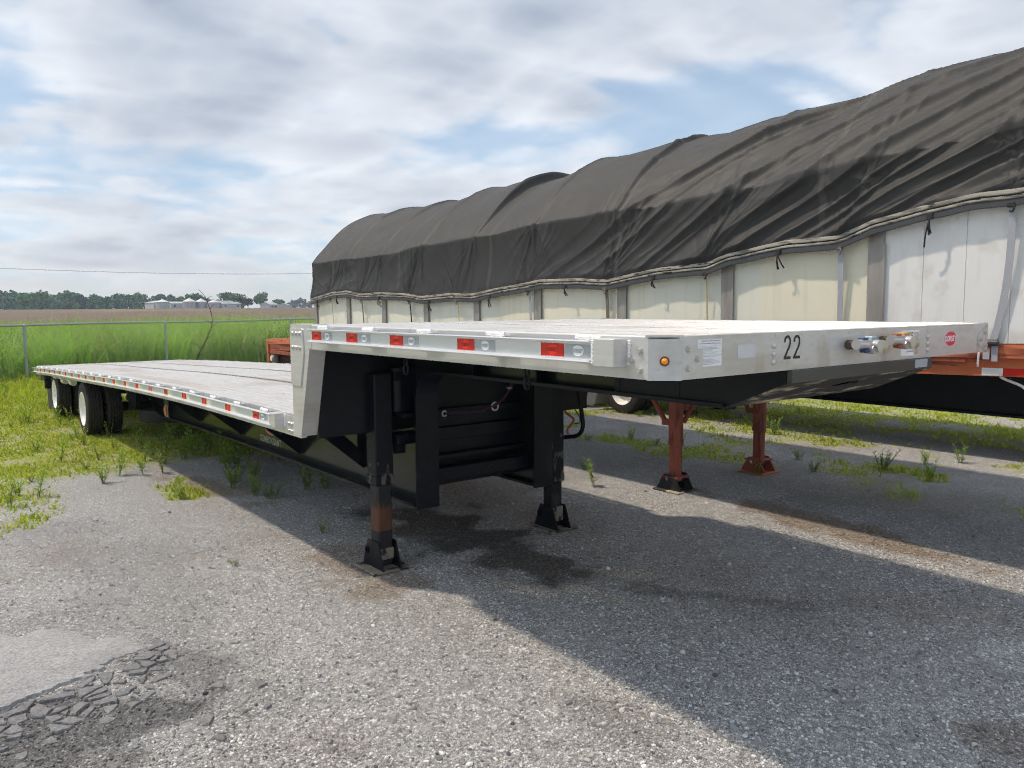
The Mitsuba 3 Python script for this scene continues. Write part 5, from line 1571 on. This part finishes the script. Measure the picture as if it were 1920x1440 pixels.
def grain_bin(x, y, r, h, hr, label):
    t = thing('grain_bin', label, 'grain bin', 'corrugated grain bins of the far farm')
    z0 = 1.8
    P = [(r, 0)] + [(r + (0.06 if i % 2 else 0.0), h * i / 14) for i in range(1, 15)]
    w = lathe(P, 40)
    w.apply_translation((x, y, z0))
    part(t, 'wall', w, 'bin_metal')
    rf = lathe([(r + 0.2, h - 0.05), (r * 0.15, h + hr), (r * 0.12, h + hr + 0.35), (0, h + hr + 0.45)], 40)
    rf.apply_translation((x, y, z0))
    part(t, 'roof', rf, 'bin_roof_metal')
    v = np.array([x, y]) - CAM[:2]
    v /= np.linalg.norm(v)
    part(t, 'ladder', box(x - v[0] * (r + 0.15) - 0.15, x - v[0] * (r + 0.15) + 0.15, y - v[1] * r - 0.2, y - v[1] * r + 0.2, z0, z0 + h), 'barn_roof_grey')


grain_bin(-434.7, 106.1, 3.2, 3.9, 1.25, 'leftmost silver grain bin, in front of the long shed')
grain_bin(-431.4, 118.5, 3.3, 4.1, 1.5, 'second silver grain bin from the left with a bright cone roof')
grain_bin(-433.0, 124.9, 3.0, 4.0, 1.4, 'third grain bin from the left, set back and greyer')
grain_bin(-428.0, 130.0, 3.2, 3.6, 1.2, 'rightmost silver grain bin, beside the gabled barn')


def barn(name, cx_, cy_, L, W_, h, hr, rot, label, doors=True, category='barn'):
    t = thing(name, label, category)
    z0 = 1.8
    tw = T().translate([cx_, cy_, z0]) @ T().rotate([0, 0, 1], rot)
    wall = extrude_y([(-W_ / 2, 0), (W_ / 2, 0), (W_ / 2, h), (0, h + hr), (-W_ / 2, h)], -L / 2, L / 2)
    part(t, 'wall', wall, 'barn_white', to_world=tw)
    for s in (-1, 1):
        P = np.array([(s * a, y, z + dz) for a, z in ((W_ / 2 + 0.3, h - 0.12), (0.0, h + hr + 0.04)) for y in (-L / 2 - 0.3, L / 2 + 0.3) for dz in (0, 0.14)])
        part(t, 'roof', trimesh.convex.convex_hull(P), 'barn_roof_grey', to_world=tw)
    part(t, 'door', box(-W_ * 0.2, W_ * 0.2, -L / 2 - 0.08, -L / 2 - 0.01, 0, h * 0.8), 'barn_roof_grey', to_world=tw)
    for y in np.linspace(-L / 2 + 2, L / 2 - 2, max(2, int(L / 5))):
        part(t, 'window', box(W_ / 2 + 0.01, W_ / 2 + 0.08, y - 0.5, y + 0.5, h * 0.4, h * 0.7), 'window_dark', to_world=tw)


barn('machine_shed', -447, 107.5, 9, 11, 3.6, 0.9, 105, 'pale shed half hidden behind the leftmost grain bin')
barn('long_barn', -444, 117.0, 13, 8, 3.2, 0.7, 10, 'long low white barn between the first and second grain bins')
barn('gabled_barn', -431.0, 137.6, 12, 8.5, 2.8, 1.5, 20, 'white barn with a sloping roof right of the grain bins')
barn('farmhouse', -424.5, 158.6, 7, 6.5, 2.3, 1.2, 30, 'small white farmhouse behind the round topped tree', category='house')
barn('farmhouse', -419.0, 164.4, 6, 6.0, 1.9, 0.9, 60, 'small white outbuilding right of the short rounded tree', category='house')


def pole(x, y, h, label, z0, r=0.16):
    t = thing('utility_pole', label, 'utility pole')
    part(t, 'shaft', cyl((x, y, z0 - 0.5), (x, y, z0 + h), r, 8, r * 0.75), 'pole_wood', smooth=40)
    part(t, 'crossarm', box(x - 0.08, x + 0.08, y - 1.1, y + 1.1, z0 + h - 0.7, z0 + h - 0.5), 'pole_wood')


pole(-297.0, 23.8, 4.3, 'short pale pole at the left picture edge before the wood', 1.9)
pole(-390.8, 73.7, 3.2, 'thin pole standing before the middle of the wood', 2.1)
pole(-120.0, -12.0, 8.0, 'wooden line pole outside the left of the picture carrying the cable', 0.1)
pole(-98.0, 70.0, 8.2, 'wooden line pole hidden behind the tarpaulin carrying the cable', 0.1)
pw = smooth_path([(-120.0, -12.0, 8.0), (-118.0, 4.13, 7.22), (-117.74, 7.46, 7.13), (-113.79, 29.01, 6.74), (-107.93, 45.31, 6.84), (-104.25, 52.89, 7.01), (-98.0, 70.0, 8.0)], 8)
single('power_line', tube(pw, 0.026, 6), 'power_cable', 'dark cable sagging across the sky above the distant wood', 'cable', smooth=True)

# ------------------------------------------------------------------ haze
scene['haze_air'] = {'type': 'homogeneous', 'albedo': {'type': 'rgb', 'value': [0.95, 0.955, 0.96]}, 'sigma_t': {'type': 'rgb', 'value': [0.00024, 0.0003, 0.00038]}}
scene['haze'] = {'type': 'cube', 'to_world': T().translate([-440, 60, 19]) @ T().scale([1100, 1100, 21]), 'bsdf': {'type': 'null'}, 'interior': {'type': 'ref', 'id': 'haze_air'}}
labels['haze'] = {'label': 'thin summer haze over the fields', 'category': 'haze', 'kind': 'stuff'}
